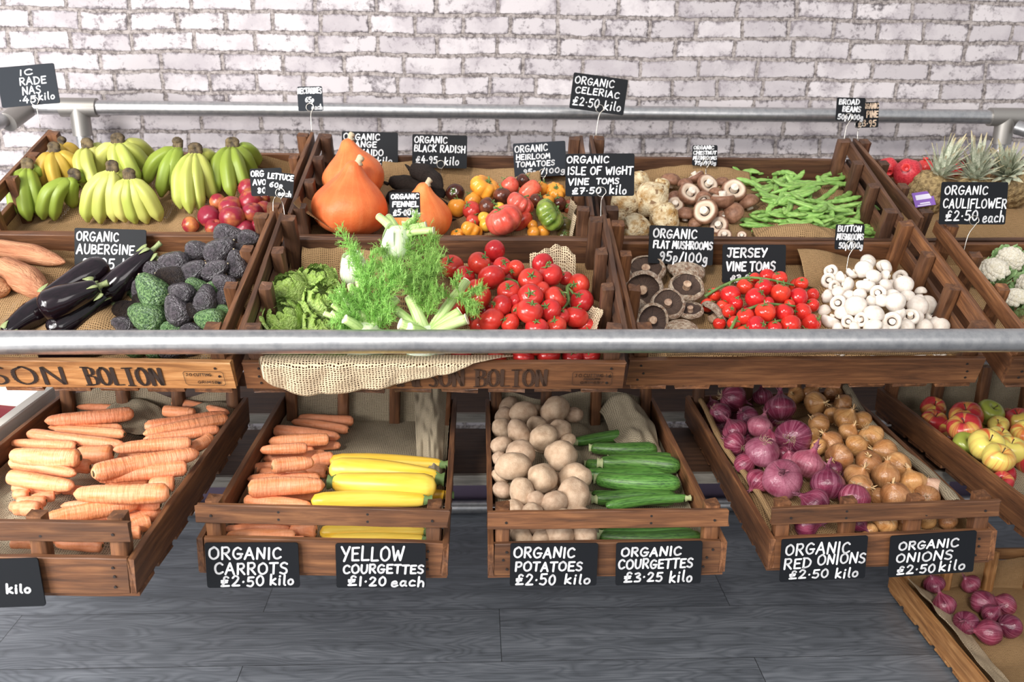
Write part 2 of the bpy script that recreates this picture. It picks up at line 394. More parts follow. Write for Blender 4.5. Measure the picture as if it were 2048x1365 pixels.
def crate(key,pos,tilt,yaw,roll,label,upper=True,mats=None,posts=(4,4),nails=True,longm=None,name='wooden_crate',L=CL,Wd=CW,railinset=0):
    """local frame: origin at the middle of the front bottom edge; x across, y back, z up"""
    M=T((pos[0],pos[1],pos[2]+CAMZ))@Matrix.Rotation(yaw,4,'Z')@Matrix.Rotation(tilt,4,'X')@Matrix.Rotation(roll,4,'Y')
    c=thing(name,label,'crate',M,'old wooden produce crates')
    hx,hy=(L/2,Wd/2) if upper else (Wd/2,L/2)
    mt=mats or W_MID; t=.012
    K={'M':M,'hx':hx,'dy':2*hy,'o':c,'up':upper}
    CR[key]=K
    # A maps the crate's own axes (X long) to the local frame
    A=T((0,hy,0))@(Matrix.Identity(4) if upper else Matrix.Rotation(-math.pi/2,4,'Z'))
    def pk(nm,cx,cy,cz,dims,ax,mat=mt):
        o=plank(nm,c,(0,0,0),dims,mat,ax); o.matrix_basis=A@T((cx,cy,cz))@o.matrix_basis; return o
    zb=.010; hb=CH-zb
    K['front']=None
    for sy in(-1,1):
        mm=longm if (longm and sy==-1) else mt
        o=pk('side_board',0,sy*(Wd/2-t/2),zb+hb/2,(L,t,hb),'x',mm)
        if upper and sy==-1: K['front']=o
    for sx in(-1,1):
        o=pk('end_board',sx*(L/2-t/2),0,zb+hb/2,(Wd-2*t,t,hb),'y')
        # in the local frame of a lower crate the front is own +x end
        if not upper and sx==1: K['front']=o
        pk('end_rail',sx*(L/2-t*.45),(-sx*0 if upper else railinset/2),CP-.018,(Wd-.004-railinset,t*.9,.036),'y')
        npst=posts[0] if sx==-1 else posts[1]
        ys=np.linspace(-(Wd/2-t-.017),Wd/2-t-.017,npst)
        for k,y in enumerate(ys):
            if railinset and sx==1 and k==0: y+=railinset
            pk('post',sx*(L/2-t-.014),y,(zb+CP+.003)/2,(CP+.003-zb,.028,.031 if k in(0,npst-1) else .026),'z')
    ns=8; wv=L/ns-.018
    for k in range(ns):
        pk('floor_slat',-L/2+(k+.5)*L/ns,0,.005,(Wd-.002,wv,.010),'y')
    if nails:
        g=Geo()
        if upper: pts=[(sx*(hx-.03+rng.normal(0,.004)),-.001,zb+hb*f) for sx in(-1,1) for f in(.25,.5,.8)]
        else: pts=[(sx*(hx-.035+rng.normal(0,.004)),-.001,z) for sx in(-1,1) for z in(.025,.045,.062,.125)]+[(sx*hx*.35,.0005,z) for sx in(-1,1) for z in(.12,.135)]
        for p in pts:
            g.tube([[p[0],p[1]+.002,p[2]],[p[0],p[1]-.0006,p[2]]],.0026,8)
        link('nail_head',g.build('nail_head',NAIL),c)['kind']='stuff'
    return K
T1=.3835
crate('B',(-.0747,1.7098,-.6447),T1,-.0171,-.0043,'brown crate of lettuce, fennel and red tomatoes, middle of the front upper row',longm=W_MID,mats=W_DARK)
crate('A',(-.852,1.7211,-.6424),.3911,-.0521,-.0056,'honey-fronted crate of aubergines and avocados, left of the front upper row',longm=W_LIGHT,mats=W_MID)
crate('C',(.7046,1.7732,-.6604),.3744,.0073,-.002,'brown crate of flat mushrooms, vine tomatoes and button mushrooms above the onions',longm=W_MID,mats=W_MID)
crate('D',(1.526,1.779,-.6604),.3744,.006,-.002,'crate of cauliflowers at the right edge, front upper row',mats=W_MID)
crate('E',(-.0763,2.2589,-.4972),.3609,-.0351,-.0035,'dark crate of orange squashes and heirloom tomatoes in the back row',mats=W_DARK,longm=W_DARK)
crate('F',(.7068,2.2566,-.4978),.3639,-.0304,-.0012,'dark crate of celeriac, chestnut mushrooms and broad beans in the back row',mats=W_DARK)
crate('G',(1.507,2.268,-.498),.3639,.047,-.001,'dark crate of pomegranates and pineapples, right end of the back row',mats=W_DARK)
crate('I',(-.8495,2.286,-.4972),.3609,-.0351,-.0035,'crate of bananas and nectarines, left end of the back row',mats=W_MID,longm=W_MID)
crate('P2',(-.2775,1.4665,-.9215),-.0043,-.0033,.0351,'crate of carrots and yellow courgettes, second from left in the lower row',False,W_MID,(4,2))
crate('P3',(.2573,1.5,-.9514),.0031,-.0079,-.0073,'reddish brown crate of potatoes and green courgettes in the lower row',False,W_MID,(4,2))
crate('P4',(.8187,1.5473,-.9667),.0189,-.0069,-.0349,'crate of red and brown onions in the lower row',False,W_MID,(4,4))
crate('P1',(-.8011,1.3505,-.8796),.0003,-.0134,.0184,'crate heaped with only carrots, left of the lower row',False,W_MID,(4,4),railinset=.062)
crate('P5',(1.402,1.60,-.955),.0,.02,0,'crate of apples at the right edge, lower row',False,W_MID,(4,4))
crate('Q',(1.512,1.60,-1.549),.0,.0,0,'crate of small red onions on the floor, bottom right corner',False,W_LIGHT,(4,4))
def cw(key,x,y,z): return CR[key]['M']@Vector((x,y,z))
def at(key,u,v,h):
    """point of the sight line through (u,v) at height h over the crate's bottom, in crate coordinates"""
    Mi=CR[key]['M'].inverted(); o=Mi@CAM; d=Mi.to_3x3()@ray(u,v); t=(h-o.z)/d.z; return o+d*t
# white painted crate side and red cloth at the far left
g=Geo()
def loose_board(name,label,cat,p0,p1,wd,th,mat):
    p0=Vector(p0);p1=Vector(p1); L=(p1-p0).length
    o=plank(name,None,(0,0,0),(L,wd,th),mat); o.matrix_basis=frame((p0+p1)/2,p1-p0,(0,0,1)); o['label']=label; o['category']=cat; return o
wc=thing('painted_crate','white painted crate outside the left carrot crate','crate',CR['P1']['M']@T((-.53,0.02,0)))
for nm,c,d,ax in (('side_board',(.262,.38,.045),(.76,.03,.09),'y'),('side_board',(-.2,.38,.045),(.76,.03,.09),'y'),('end_board',(.03,.01,.045),(.43,.02,.09),'x'),('end_board',(.03,.75,.045),(.43,.02,.09),'x'),('floor_board',(.03,.38,.006),(.43,.72,.012),'x')):
    plank(nm,wc,c,d,W_WHITE,ax)
g=Geo(); P=np.array([[(x,y,.05+.012*noise.noise((x*9,y*9,1))) for x in np.linspace(-.18,.24,16)] for y in np.linspace(.03,.73,24)]); g.grid(P)
lo=link('red_cloth',g.build('red_cloth',plain('red_cloth','8e2434',.9))); lo.matrix_basis=CR['P1']['M']@T((-.53,0.02,0)); lo.modifiers.new('s','SOLIDIFY').thickness=.004
lo['label']='red cloth lying in the white painted crate'; lo['category']='cloth'

# ------------------------------------------------------------------ skins
def skin_onion(name,c1,c2,stripe): return organic(name,c1,c2,1.3,.27,(.3,.7),(5,.15,.02),0,.5,None,None,(7,stripe,.38),.2,.006)
TOM_M=organic('tomato_skin','b52724','cb3a30',1.2,.2,sss=.08,spec=.5,speck=('dd6a3c',20,.74),val=.10)
CHER_M=organic('cherry_tomato_skin','c22420','dc3a2c',1.2,.16,sss=.08,val=.1)
GREEN_M=organic('tomato_stem_green','4e6a35','73904c',60,.6,val=.15)
HEIR={'o':organic('orange_tomato_skin','d98a2c','eda23f',1.2,.25,sss=.08),'d':organic('black_tomato_skin','3a1f18','6b3524',1.2,.22,val=.25),
      'r':organic('red_heirloom_skin','a92e26','c8463a',1.2,.22,sss=.06),'p':organic('pink_heirloom_skin','cc4a38','e0705a',1.5,.25,sss=.06),
      'y':organic('yellow_tomato_skin','dba633','eebf4c',1.2,.25,sss=.08),'g':organic('green_zebra_skin','4e6b26','93a346',1.6,.22,vstops=None),
      'b':organic('brown_green_tomato_skin','4c4a26','6b5530',1.2,.22),'w':organic('brown_red_tomato_skin','6e3524','9a4c32',1.2,.22)}
PUMP_M=organic('squash_skin','db6634','ec8448',1.6,.45,(.3,.7),(16,.12,.01),.05,.4,None,None,(6,'f0a46c',.14),.06)
CORK=organic('corky_stem','a8977a','d3c6a6',60,.85,bump=(80,.5,.002))
AVO={'d':organic('dark_avocado_skin','2c282b','51494f',9,.27,spec=.8,bump=(13,.55,.03),val=.2),'b':organic('brown_avocado_skin','2a2021','453832',8,.38,bump=(26,1.0,.03)),'g':organic('green_avocado_skin','2f4f2b','6f9058',20,.34,(.42,.6),(13,.55,.03),0,.7)}
AUB=organic('aubergine_skin','0d070b','23161d',5,.12,(.3,.8),None,0,.6,vstops=[(.93,.99,'6b4a3a')],val=.1)
CALYX=organic('aubergine_calyx','6f7a4a','9aa472',40,.6)
SWEET=organic('sweet_potato_skin','9c613f','c08a64',2.2,.65,bump=(9,.4,.03))
POT=organic('potato_skin','a98c73','c8ae95',2.2,.72,(.3,.7),(14,.25,.01),0,.25,('86694f',11,.70),val=.06)
CARM=organic('carrot_skin','e08550','efa882',2.4,.5,(.3,.7),None,.05,.35,val=.05,hue=.003)
_n=CARM.node_tree; _b=_n.nodes['Principled BSDF']
def _carrot_rings():
    n=NT.__new__(NT); n.m=CARM; n.t=CARM.node_tree; n.n=n.t.nodes; n.b=n.n['Principled BSDF']
    o=n.shift(n.obj(),9.0); n.bump(n.noise(n.map(o,(26,.5,.5)),1.0,3,.6),.2,.03)
_carrot_rings()
CARE=organic('carrot_crown','3c3320','5e5a34',60,.8)
YEL=organic('yellow_courgette_skin','e6b534','f4d25e',1.2,.32,sss=.05,spec=.4,val=.05)
COUR=organic('courgette_skin','2a4a20','4f7f36',9,.36,(.35,.6),(12,.1,.01),0,.45,None,None,(7,'78a450',.45),.2)
CSTEM=organic('courgette_stem','8c9c62','cfd3a4',60,.7)
YSTEM=organic('yellow_courgette_stem','4c6a36','7c935a',60,.7)
RON2=skin_onion('pink_onion_skin','83394e','b06f80','6a2438'); RON=skin_onion('red_onion_skin','541a30','88384f','b57488'); BON=skin_onion('brown_onion_skin','a36c3e','c89766','7e522e'); PON=skin_onion('pale_onion_skin','cfa184','e6c6ac','b88468')
ROOT=plain('onion_roots','b7a380',.9)
RNECK=organic('red_onion_neck','5c2438','9a6070',50,.8); BNECK=organic('dry_onion_neck','b58a58','dcc196',50,.85)
NECT=organic('nectarine_skin','8f2536','d9944c',.7,.28,(.48,.80),None,.05,.45,None,None,None,.1)
BAN={'g':organic('green_banana_skin','7f9c3c','b4bf5c',3,.42,(.3,.7),None,.05,.35,vstops=[(.0,.02,'86983a'),(.955,.985,'3a3024')],val=.1),
     'y':organic('ripe_banana_skin','a88632','c4a648',6,.45,(.3,.7),None,.05,.3,('5a4018',40,.70),vstops=[(.955,.985,'2e2418')],val=.08),
     'm':organic('turning_banana_skin','97a544','c8c470',3,.42,(.3,.7),None,.05,.35,vstops=[(.955,.985,'3a3024')],val=.08)}
CROWN=organic('banana_crown','2e2419','6e5d40',60,.8)
BEAN=organic('broad_bean_pod','62903e','9cc06a',2,.4,(.3,.7),(8,.15,.01),.04,.4,vstops=[(.95,1.0,'3c4020')],val=.15)
CELER=organic('celeriac_skin','b48c58','e8d6b2',2.0,.8,(.35,.58),(9,.45,.04),0,.2,('73492a',2.6,.60))
CAPW=organic('white_mushroom_skin','d9cdc0','e8dfd5',2.5,.6,sss=.12,spec=.3,speck=('cdb79e',5,.70),val=.05)
CAPB=organic('chestnut_mushroom_skin','6e4836','9a715a',2.5,.5,(.3,.7),None,.05,.35,None,[(.68,.82,'d6c2ae')],None,.10)
STMW=organic('mushroom_stem','d6c5b3','efe5d8',4,.7,sss=.1)
GILLD=organic('dark_gills','3a2a24','5a4539',40,.8,ustripe=(18,'231713',.6)); GILLP=organic('brown_gills','5a3e30','8a6a56',40,.8,ustripe=(18,'3a261c',.6))
CAPF=organic('flat_mushroom_skin','9a7860','dac6b0',5,.75,(.35,.62),(10,.7,.04))
STMF=organic('flat_mushroom_stem','94715a','c9ad94',4,.7)
LETT=organic('lettuce_leaf','98b656','cce292',4,.5,(.3,.7),(9,.6,.03),.12,.3,vstops=[(.65,1.15,'8fb04a')],val=.08)
FENB=organic('fennel_bulb','d6e3bd','eef3df',10,.4,(.3,.7),None,.12,.4,None,None,(7,'bcd29a',.6),.05)
FENS=organic('fennel_stalk','9fc267','cfe0a4',10,.4,(.3,.7),None,.1,.4,None,None,(4,'86ad52',.6),.06)
CUT=organic('fennel_cut_end','d9cfae','efe9d4',80,.7)
FROND=organic('fennel_frond','77ae44','a8d870',40,.55,(.3,.7),None,.15,.25,val=.12)
POME=organic('pomegranate_skin','b3222c','d9474a',8,.35); PINE=organic('pineapple_skin','75603f','b59c6c',5,.7,bump=(9,.5,.03)); PLEAF=organic('pineapple_leaf','8f9c84','d9d8c4',10,.6,(.3,.7),None,0,.3,None,[(.7,1.0,'c2ae86')],None,.12)
CURD=organic('cauliflower_curd','e6dcc4','f6efe0',6,.8,bump=(16,.6,.02)); CLEAF=organic('cauliflower_leaf','5f8a52','a5bf86',12,.5,(.3,.7),(30,.3,.003))
APPLE={}
def apple_mat(name,a,b,th):
    n=NT(name); o=n.shift(n.obj(),9.); s=n.sep(n.uv())
    cb=n.new('CombineXYZ'); n.set(cb.inputs[0],n.math('SINE',n.math('MULTIPLY',s[0],6.2832))); n.set(cb.inputs[1],n.math('COSINE',n.math('MULTIPLY',s[0],6.2832))); n.set(cb.inputs[2],n.math('MULTIPLY',s[1],.5))
    big=n.noise(n.shift(cb.outputs[0]),.9,2); st=n.noise(n.map(cb.outputs[0],(9,9,1.5)),1.6,3)
    f=n.math('ADD',big,n.math('MULTIPLY',n.math('SUBTRACT',st,.5),.35))
    c=n.mix(step01(n,f,th-.08,th+.1),lin(a),lin(b)); c=n.mix(step01(n,s[1],.9,.98),c,lin('8f8a4a'))
    n.p(Base_Color=c,Roughness=.28); return n.m
APPLE['r']=apple_mat('red_apple_skin','d2b858','b5343a',.42); APPLE['g']=apple_mat('green_apple_skin','97a044','b5a048',.72); APPLE['y']=apple_mat('yellow_apple_skin','dccb6a','c86038',.58); APPLE['d']=apple_mat('dark_red_apple_skin','b5343a','9c242e',.4)
STALK=plain('apple_stalk','4a3826',.8)

# ------------------------------------------------------------------ shared meshes (unit size)
def nz(p,s,o=0): return noise.noise((p[0]*s+o,p[1]*s+o*1.7,p[2]*s-o))
def mk(name,prof,mat,n=28,rings=18,fn=None):
    g=Geo(); g.lathe(prof,n,rings,fn); return g.build(name,mat)
SPH=[(0,-1),(.5,-.87),(.87,-.5),(1,0),(.87,.5),(.5,.87),(0,1)]
TOMP=[(0,-.80),(.45,-.77),(.84,-.45),(1,.0),(.92,.42),(.62,.72),(.3,.76),(.1,.7),(0,.66)]
def ribfn(k,amp,seed,sq=1.0):
    def f(p,th,t):
        r=1+amp*(abs(math.sin(k*th/2+.4*math.sin(th*2+seed)))-.6)*math.sin(math.pi*min(1,t*1.0))**.5+.06*math.sin(2*th+seed)
        return (p[0]*r,p[1]*r*sq,p[2]+.03*nz(p,1.2,seed))
    return f
def tomato_mesh(name,mat,seed,prof=TOMP,amp=.05): return mk(name,prof,mat,32,18,lambda p,th,t:(p[0]*(1+amp*.6*math.cos(5*th+seed)*t*t+.04*math.sin(th*2+seed)),p[1]*(1+amp*.6*math.cos(5*th+seed)*t*t),p[2]*(1+.03*math.sin(th+seed))))
def calyx_mesh(seed,z0=.66,stem=.45,leaf=.55,lift=.2):
    g=Geo(); r=random.Random(seed); k=r.choice([5,5,6])
    for i in range(k):
        a=i*2*math.pi/k+r.uniform(-.25,.25); L=leaf*r.uniform(.75,1.15); up=lift*r.uniform(-.3,1.3)
        pts=catmull([(0,0,.0),(math.cos(a)*L*.5,math.sin(a)*L*.5,.07+up*.25),(math.cos(a)*L,math.sin(a)*L,up-.08)],6)
        g.tube(pts,np.array([.045,.085,.075,.055,.03,.008]),6,flat=.45)
    a=r.uniform(0,6.28); g.tube(catmull([(0,0,-.06),(.02,.0,stem*.5),(math.cos(a)*stem*.6,math.sin(a)*stem*.6,stem)],6),np.array([.06,.055,.05,.05,.055,.07]),7)
    g.v=[(a,b,c+z0) for a,b,c in g.v]
    return g.build('calyx',GREEN_M)
TOMS=[tomato_mesh('tomato_body',TOM_M,i*2.1) for i in range(4)]
CHERP=[(0,-.98),(.5,-.86),(.88,-.45),(1,.05),(.88,.52),(.5,.84),(.15,.86),(0,.82)]
CHERS=[tomato_mesh('tomato_body',CHER_M,i*2.1,CHERP,.015) for i in range(3)]
CAL=[calyx_mesh(i,.70) for i in range(5)]; CALC=[calyx_mesh(i,.84) for i in range(5)]; CALR=[calyx_mesh(i,.42,.35,.45) for i in range(3)]; CALP=calyx_mesh(3,1.2)
def heirmesh(c,kind,seed):
    if kind=='rib': return mk('tomato_body',[(0,-.58),(.5,-.62),(.9,-.35),(1,.0),(.85,.4),(.45,.56),(.15,.44),(0,.38)],HEIR[c],64,20,ribfn(9,.17,seed,.9))
    if kind=='plum': return mk('tomato_body',[(0,-1.45),(.5,-1.3),(.85,-.8),(.95,0),(.85,.8),(.5,1.2),(.15,1.25),(0,1.2)],HEIR[c],32,20,ribfn(5,.05,seed))
    return tomato_mesh('tomato_body',HEIR[c],seed,CHERP,.03)
def lump(name,mat,seed,s=(1,.85,.78),amp=.13,freq=.9,n=28):
    return mk(name,SPH,mat,n,18,lambda p,th,t:tuple(q*k*(1+amp*nz(p,freq,seed)+amp*.35*nz(p,2.3,seed+5)) for q,k in zip(p,s)))
POTS=[lump('potato_body',POT,i*3.3,(1.14,.92,.86),.16) for i in range(5)]
AVP=[(0,-.5),(.25,-.47),(.40,-.30),(.42,-.12),(.36,.10),(.26,.30),(.17,.43),(.07,.49),(0,.5)]
AVS={k:[mk('avocado_body',AVP,m,60,46,lambda p,th,t,i=i:tuple(q*(1+.05*nz(p,3,i)*(a<2)+.06*abs(nz(p,12,i+9))) for a,q in enumerate(p))) for i in range(2)] for k,m in AVO.items()}
g=Geo(); g.tube([[0,0,.48],[0,0,.53]],np.array([.035,.03]),8); AVST=g.build('stalk_button',CORK)
ONP=[(0,-.86),(.2,-.9),(.6,-.74),(.94,-.3),(1,.05),(.86,.45),(.5,.76),(.24,.95),(.14,1.15)]
def onion_mesh(mat,seed,flat=1.0): return mk('onion_body',ONP,mat,32,20,lambda p,th,t:(p[0]*(1+.05*math.sin(2*th+seed)),p[1]*(1+.05*math.cos(3*th+seed)),p[2]*flat+(.04*nz(p,1.5,seed))))
def onion_neck(mat,seed):
    g=Geo(); r=random.Random(seed); a=r.uniform(0,6.3); L=r.uniform(.2,.5)
    pts=catmull([(0,0,1.0),(.03*math.cos(a),.03*math.sin(a),1.2),(.18*math.cos(a),.18*math.sin(a),1.15+L)],8)
    def fn(P):
        for j in range(len(P)):
            for i in range(P.shape[1]): P[j,i]+=np.array([1,1,.6])*.05*noise.noise((i*1.3+seed,j*.9,seed))
        return P
    g.tube(pts,np.array([.2,.16,.13,.12,.11,.10,.07,.02]),10,fn=fn,flat=.6)
    for k in range(3):
        b=r.uniform(0,6.3); g.tube(catmull([(.1*math.cos(b),.1*math.sin(b),1.05),(.25*math.cos(b),.25*math.sin(b),1.25),(.4*math.cos(b),.4*math.sin(b),1.2+.3*r.random())],5),np.array([.07,.06,.05,.03,.01]),5,flat=.25)
    return g.build('dry_neck',mat)
def onion_roots(seed):
    g=Geo(); r=random.Random(seed)
    for k in range(16):
        a=r.uniform(0,6.3); d=r.uniform(.02,.1); e=r.uniform(.1,.35); g.tube(catmull([(d*math.cos(a),d*math.sin(a),-.86),(e*math.cos(a),e*math.sin(a),-.98),(e*1.3*math.cos(a+.4),e*1.3*math.sin(a+.4),-1.0-.1*r.random())],5),.008,4)
    return g.build('roots',ROOT)
ONI={'r':[onion_mesh(RON,i*2.2,.9+.08*i) for i in range(3)],'b':[onion_mesh(BON,i*2.2,.88+.08*i) for i in range(3)],'p':[onion_mesh(PON,1.0,.95)],'q':[onion_mesh(RON2,i*1.9,.9) for i in range(3)]}
ONN={'r':[onion_neck(RNECK,i) for i in range(4)],'b':[onion_neck(BNECK,i+9) for i in range(4)]}; ONN['p']=ONN['b']; ONR=[onion_roots(i) for i in range(2)]
APP=[(0,-.62),(.2,-.74),(.55,-.72),(.88,-.3),(1,.15),(.86,.62),(.5,.8),(.22,.72),(.07,.52),(0,.45)]
APPS={k:mk('apple_body',APP,m,32,22,lambda p,th,t:(p[0]*(1+.025*math.cos(5*th)),p[1]*(1+.025*math.cos(5*th+.5)),p[2])) for k,m in APPLE.items()}
g=Geo(); g.tube(catmull([(0,0,.44),(.02,.0,.7),(.09,.03,.98)],6),np.array([.03,.028,.026,.028,.035,.045]),7); APST=g.build('stalk',STALK)
NECS=mk('nectarine_body',[(0,-.95),(.5,-.85),(.9,-.42),(1,.05),(.86,.5),(.5,.8),(.2,.8),(0,.68)],NECT,28,18,lambda p,th,t:(p[0]*(1-.10*max(0,math.cos(th))**14),p[1],p[2]))
# mushrooms: cap top +z, unit cap radius
def mush(capm,gillm,dome=.75,open_=.35,gz=-.12,n=30,seed=0,ragged=0):
    cap=[(0,dome),(.35,dome*.95),(.72,dome*.68),(.95,dome*.22),(1,-.08),(.93,-.26),(.8,-.34 if open_<.6 else -.3),(.62 if open_<.6 else .86,-.33 if open_<.6 else -.22),(open_,gz)]
    f=lambda p,th,t:(p[0]*(1+.04*math.sin(2*th+seed)+ragged*.06*nz(p,2.5,seed)*t),p[1]*(1+.04*math.cos(3*th+seed)+ragged*.06*nz(p,2.5,seed+3)*t),p[2]+.04*nz(p,1.3,seed)+ragged*.10*nz(p,3,seed)*t)
    c=mk('cap',cap,capm,n,22,f)
    gp=[(open_+.05,gz-.02),(open_*.8,gz+.12),(.2,gz+.1),(.1,gz+.0)] if open_<.6 else [(.9,-.2),(.6,.02),(.3,.06),(.1,.02)]
    gi=mk('gills',gp,gillm,n,8)
    sl=.66 if open_<.6 else .38
    sr=1.2 if open_<.6 else .85
    st=mk('stem',[(.26*sr,.02),(.24*sr,-sl*.5),(.27*sr,-sl*.9),(.22*sr,-sl),(0,-sl-.02)],STMW if open_<.6 else STMF,18,10,lambda p,th,t:(p[0]*(1+.1*math.sin(th+seed)),p[1],p[2]))
    return c,gi,st
MW=[mush(CAPW,GILLD,.72+.06*i,.43,-.14,seed=i*1.7) for i in range(3)]; MB=[mush(CAPB,GILLD,.7+.06*i,.40,-.16,seed=i*1.3) for i in range(3)]
MF=[mush(CAPF,GILLD,.38,.8,-.1,40,seed=i*2.3,ragged=1) for i in range(4)]
# long vegetables: unit length on +x, radius given by the second scale
def carrot_mesh(seed):
    r=random.Random(seed); g=Geo(); b=r.uniform(-.9,.9); b2=r.uniform(-.5,.5); t=np.linspace(0,1,26)
    pts=np.column_stack([t,b*np.sin(t*math.pi)*.5+b2*.25*np.sin(t*6.28),.15*np.sin(t*3.1)*r.uniform(-1,1)])
    rad=np.interp(t,[0,.012,.05,.15,.5,.8,.93,.985,1],[.45,.76,.95,1,.97,.87,.70,.42,.12])*(1+.02*np.array([r.uniform(-1,1) for _ in t]))
    # geometry is built in a stretched space so that the section stays round after scaling
    P=pts.copy(); P[:,0]*=8
    g.tube(P,rad,16); me=g.build('carrot_root',CARM)
    co=np.empty(len(me.vertices)*3); me.vertices.foreach_get('co',co); co=co.reshape(-1,3); co[:,0]/=8; me.vertices.foreach_set('co',co.ravel()); me.update()
    g=Geo(); g.tube([[-.004,0,0],[.006,0,0]],np.array([.30,.36]),10); return me,g.build('crown_scar',CARE)
CARS=[carrot_mesh(i) for i in range(7)]
def cour_mesh(seed,mat,stemm,bulge=.0,bend=.6):
    r=random.Random(seed); t=np.linspace(0,1,26); b=bend*r.choice([-1,1])*r.uniform(.5,1)
    P=np.column_stack([t*6,b*np.sin(t*math.pi),.1*np.sin(t*3)])
    rad=np.interp(t,[0,.02,.1,.3,.65,.88,.97,1],[.62,.72,.78,.86,1,.97,.66,.12] if not bulge else [.56,.68,.76,.86,1,1,.80,.25])
    g=Geo(); g.tube(P,rad,20); me=g.build('courgette_body',mat); g=Geo()
    g.tube(np.array([[-.42,0,0],[-.2,0,0],[.05,0,0]]),np.array([.62,.46,.66]),6,fn=lambda Q:Q); st=g.build('stem',stemm)
    for m_ in (me,st):
        co=np.empty(len(m_.vertices)*3); m_.vertices.foreach_get('co',co); co=co.reshape(-1,3); co[:,0]/=6; m_.vertices.foreach_set('co',co.ravel()); m_.update()
    return me,st
COURS=[cour_mesh(i,COUR,CSTEM,0,[.5,.9,1.5,.8][i]) for i in range(4)]; YELS=[cour_mesh(i+20,YEL,YSTEM,1,.45) for i in range(3)]
def bean_mesh(seed):
    r=random.Random(seed); t=np.linspace(0,1,24); b=r.uniform(.6,2.6)*r.choice([-1,1])
    P=np.column_stack([t*11,b*np.sin(t*math.pi),.3*r.uniform(-1,1)*np.sin(t*6)])
    k=r.choice([3.5,4.5,5.5]); rad=np.interp(t,[0,.03,.1,.5,.88,.95,1],[.2,.45,.85,1,.85,.4,.12])*(1+.1*np.sin(t*k*6.28))
    g=Geo(); g.tube(P,rad,9,flat=.75); me=g.build('bean_pod',BEAN)
    co=np.empty(len(me.vertices)*3); me.vertices.foreach_get('co',co); co=co.reshape(-1,3); co[:,0]/=11; me.vertices.foreach_set('co',co.ravel()); me.update(); return me
BEANS=[bean_mesh(i) for i in range(8)]

# ------------------------------------------------------------------ placing
NOMOVE=set()
SPHERES={k:[] for k in CR}     # what each liner has to carry: (x,y,z,r) in crate coordinates
def fillup(items,n,seed,dl=0,dr=0):
    r=random.Random(seed); b=list(items)
    for _ in range(n):
        p,q=r.choice(b),r.choice(b); t=r.random(); it=list(p); it[0]=p[0]+(q[0]-p[0])*t+r.uniform(-30,30); it[1]=p[1]+(q[1]-p[1])*t+r.uniform(-30,30); it[2]=sum(x[2] for x in b)/len(b); items.append(it+['LOW'])
    return items
def pile(key,z,items,H=.06,base=.0,dome=None,squash=.85,iters=50):
    """items: (zoomx,zoomy,zoomdiam,...) -> [(local centre, radius, pixel, row)]; a heap with its own height, pushed apart and kept in the crate"""
    K=CR[key]; px=[full(z,i[0],i[1]) for i in items]; us=np.array(px)
    if dome is None:
        c=us.mean(0); s=us.std(0)*1.9+1; dome=(c[0],c[1],s[0],s[1])
    P=[];R=[]
    for it,(u,v) in zip(items,px):
        d=it[2]/ZO[z][2]; h=.05
        for _ in range(3):
            p=at(key,u,v,h); dep=depth(K['M']@p); r=d/2*dep/F
            q=1-((u-dome[0])/dome[2])**2-((v-dome[1])/dome[3])**2
            h=.014+r*squash+base+H*max(0,q) if it[-1]!='LOW' else .016+r*squash+.3*H*max(0,q)
        P.append(at(key,u,v,h)); R.append(r)
    P=np.array(P);R=np.array(R);P0=P.copy(); hx,dy=K['hx'],K['dy']
    for _ in range(iters):
        D=P[:,None]-P[None]; dist=np.linalg.norm(D,axis=2)+1e-9; want=(R[:,None]+R[None])*.80; ov=np.clip(want-dist,0,None); np.fill_diagonal(ov,0)
        P=P+(D/dist[...,None]*ov[...,None]).sum(1)*.28
        P+=(P0-P)*.10
        P[:,2]=np.maximum(P[:,2],.013+R*squash)
        m=R*.95+.013
        low=P[:,2]<CH+.03
        P[:,0]=np.where(low,np.clip(P[:,0],-hx+m,hx-m),P[:,0]); P[:,1]=np.where(low,np.clip(P[:,1],m,dy-m),P[:,1])
    SPHERES[key]+=[(p[0],p[1],p[2],r) for p,r in zip(P,R)]
    return [(Vector(p),r,q) for p,r,q in zip(P,R,px)]
def world(key,p): return CR[key]['M']@Vector(p)
TOCAM=lambda p:(CAM-Vector(p)).normalized()
def compound(name,label,cat,group,M,parts):
    """one thing: an empty at its base with its parts below it"""
    o=thing(name,label,cat,Matrix.Translation(M.translation),group)
    L=Matrix.Translation(-M.translation)@M
    for (nm,me) in parts: link(nm,me,o,L)
    return o
def rv(s=1): return Vector((random.gauss(0,s),random.gauss(0,s),random.gauss(0,s)))

# ================================================================== produce
def per(n): return max(3,min(8,round(n**.5*1.1)))
def put_round(key,pl,parts_of,label_of,cat,group,up_of,spin=None,name='fruit',scale=None,pn=None):
    lab=places([q for _,_,q in pl],pn or per(len(pl)))
    for i,(p,r,q) in enumerate(pl):
        W=world(key,p); up=up_of(i,W); s=scale(i) if scale else (1,1,1)
        compound(name,label_of(i)+' '+lab[i],cat,group,upframe(W,up,random.uniform(0,6.28),(r*s[0],r*s[1],r*s[2])),parts_of(i))
UP=Vector((0,0,1))
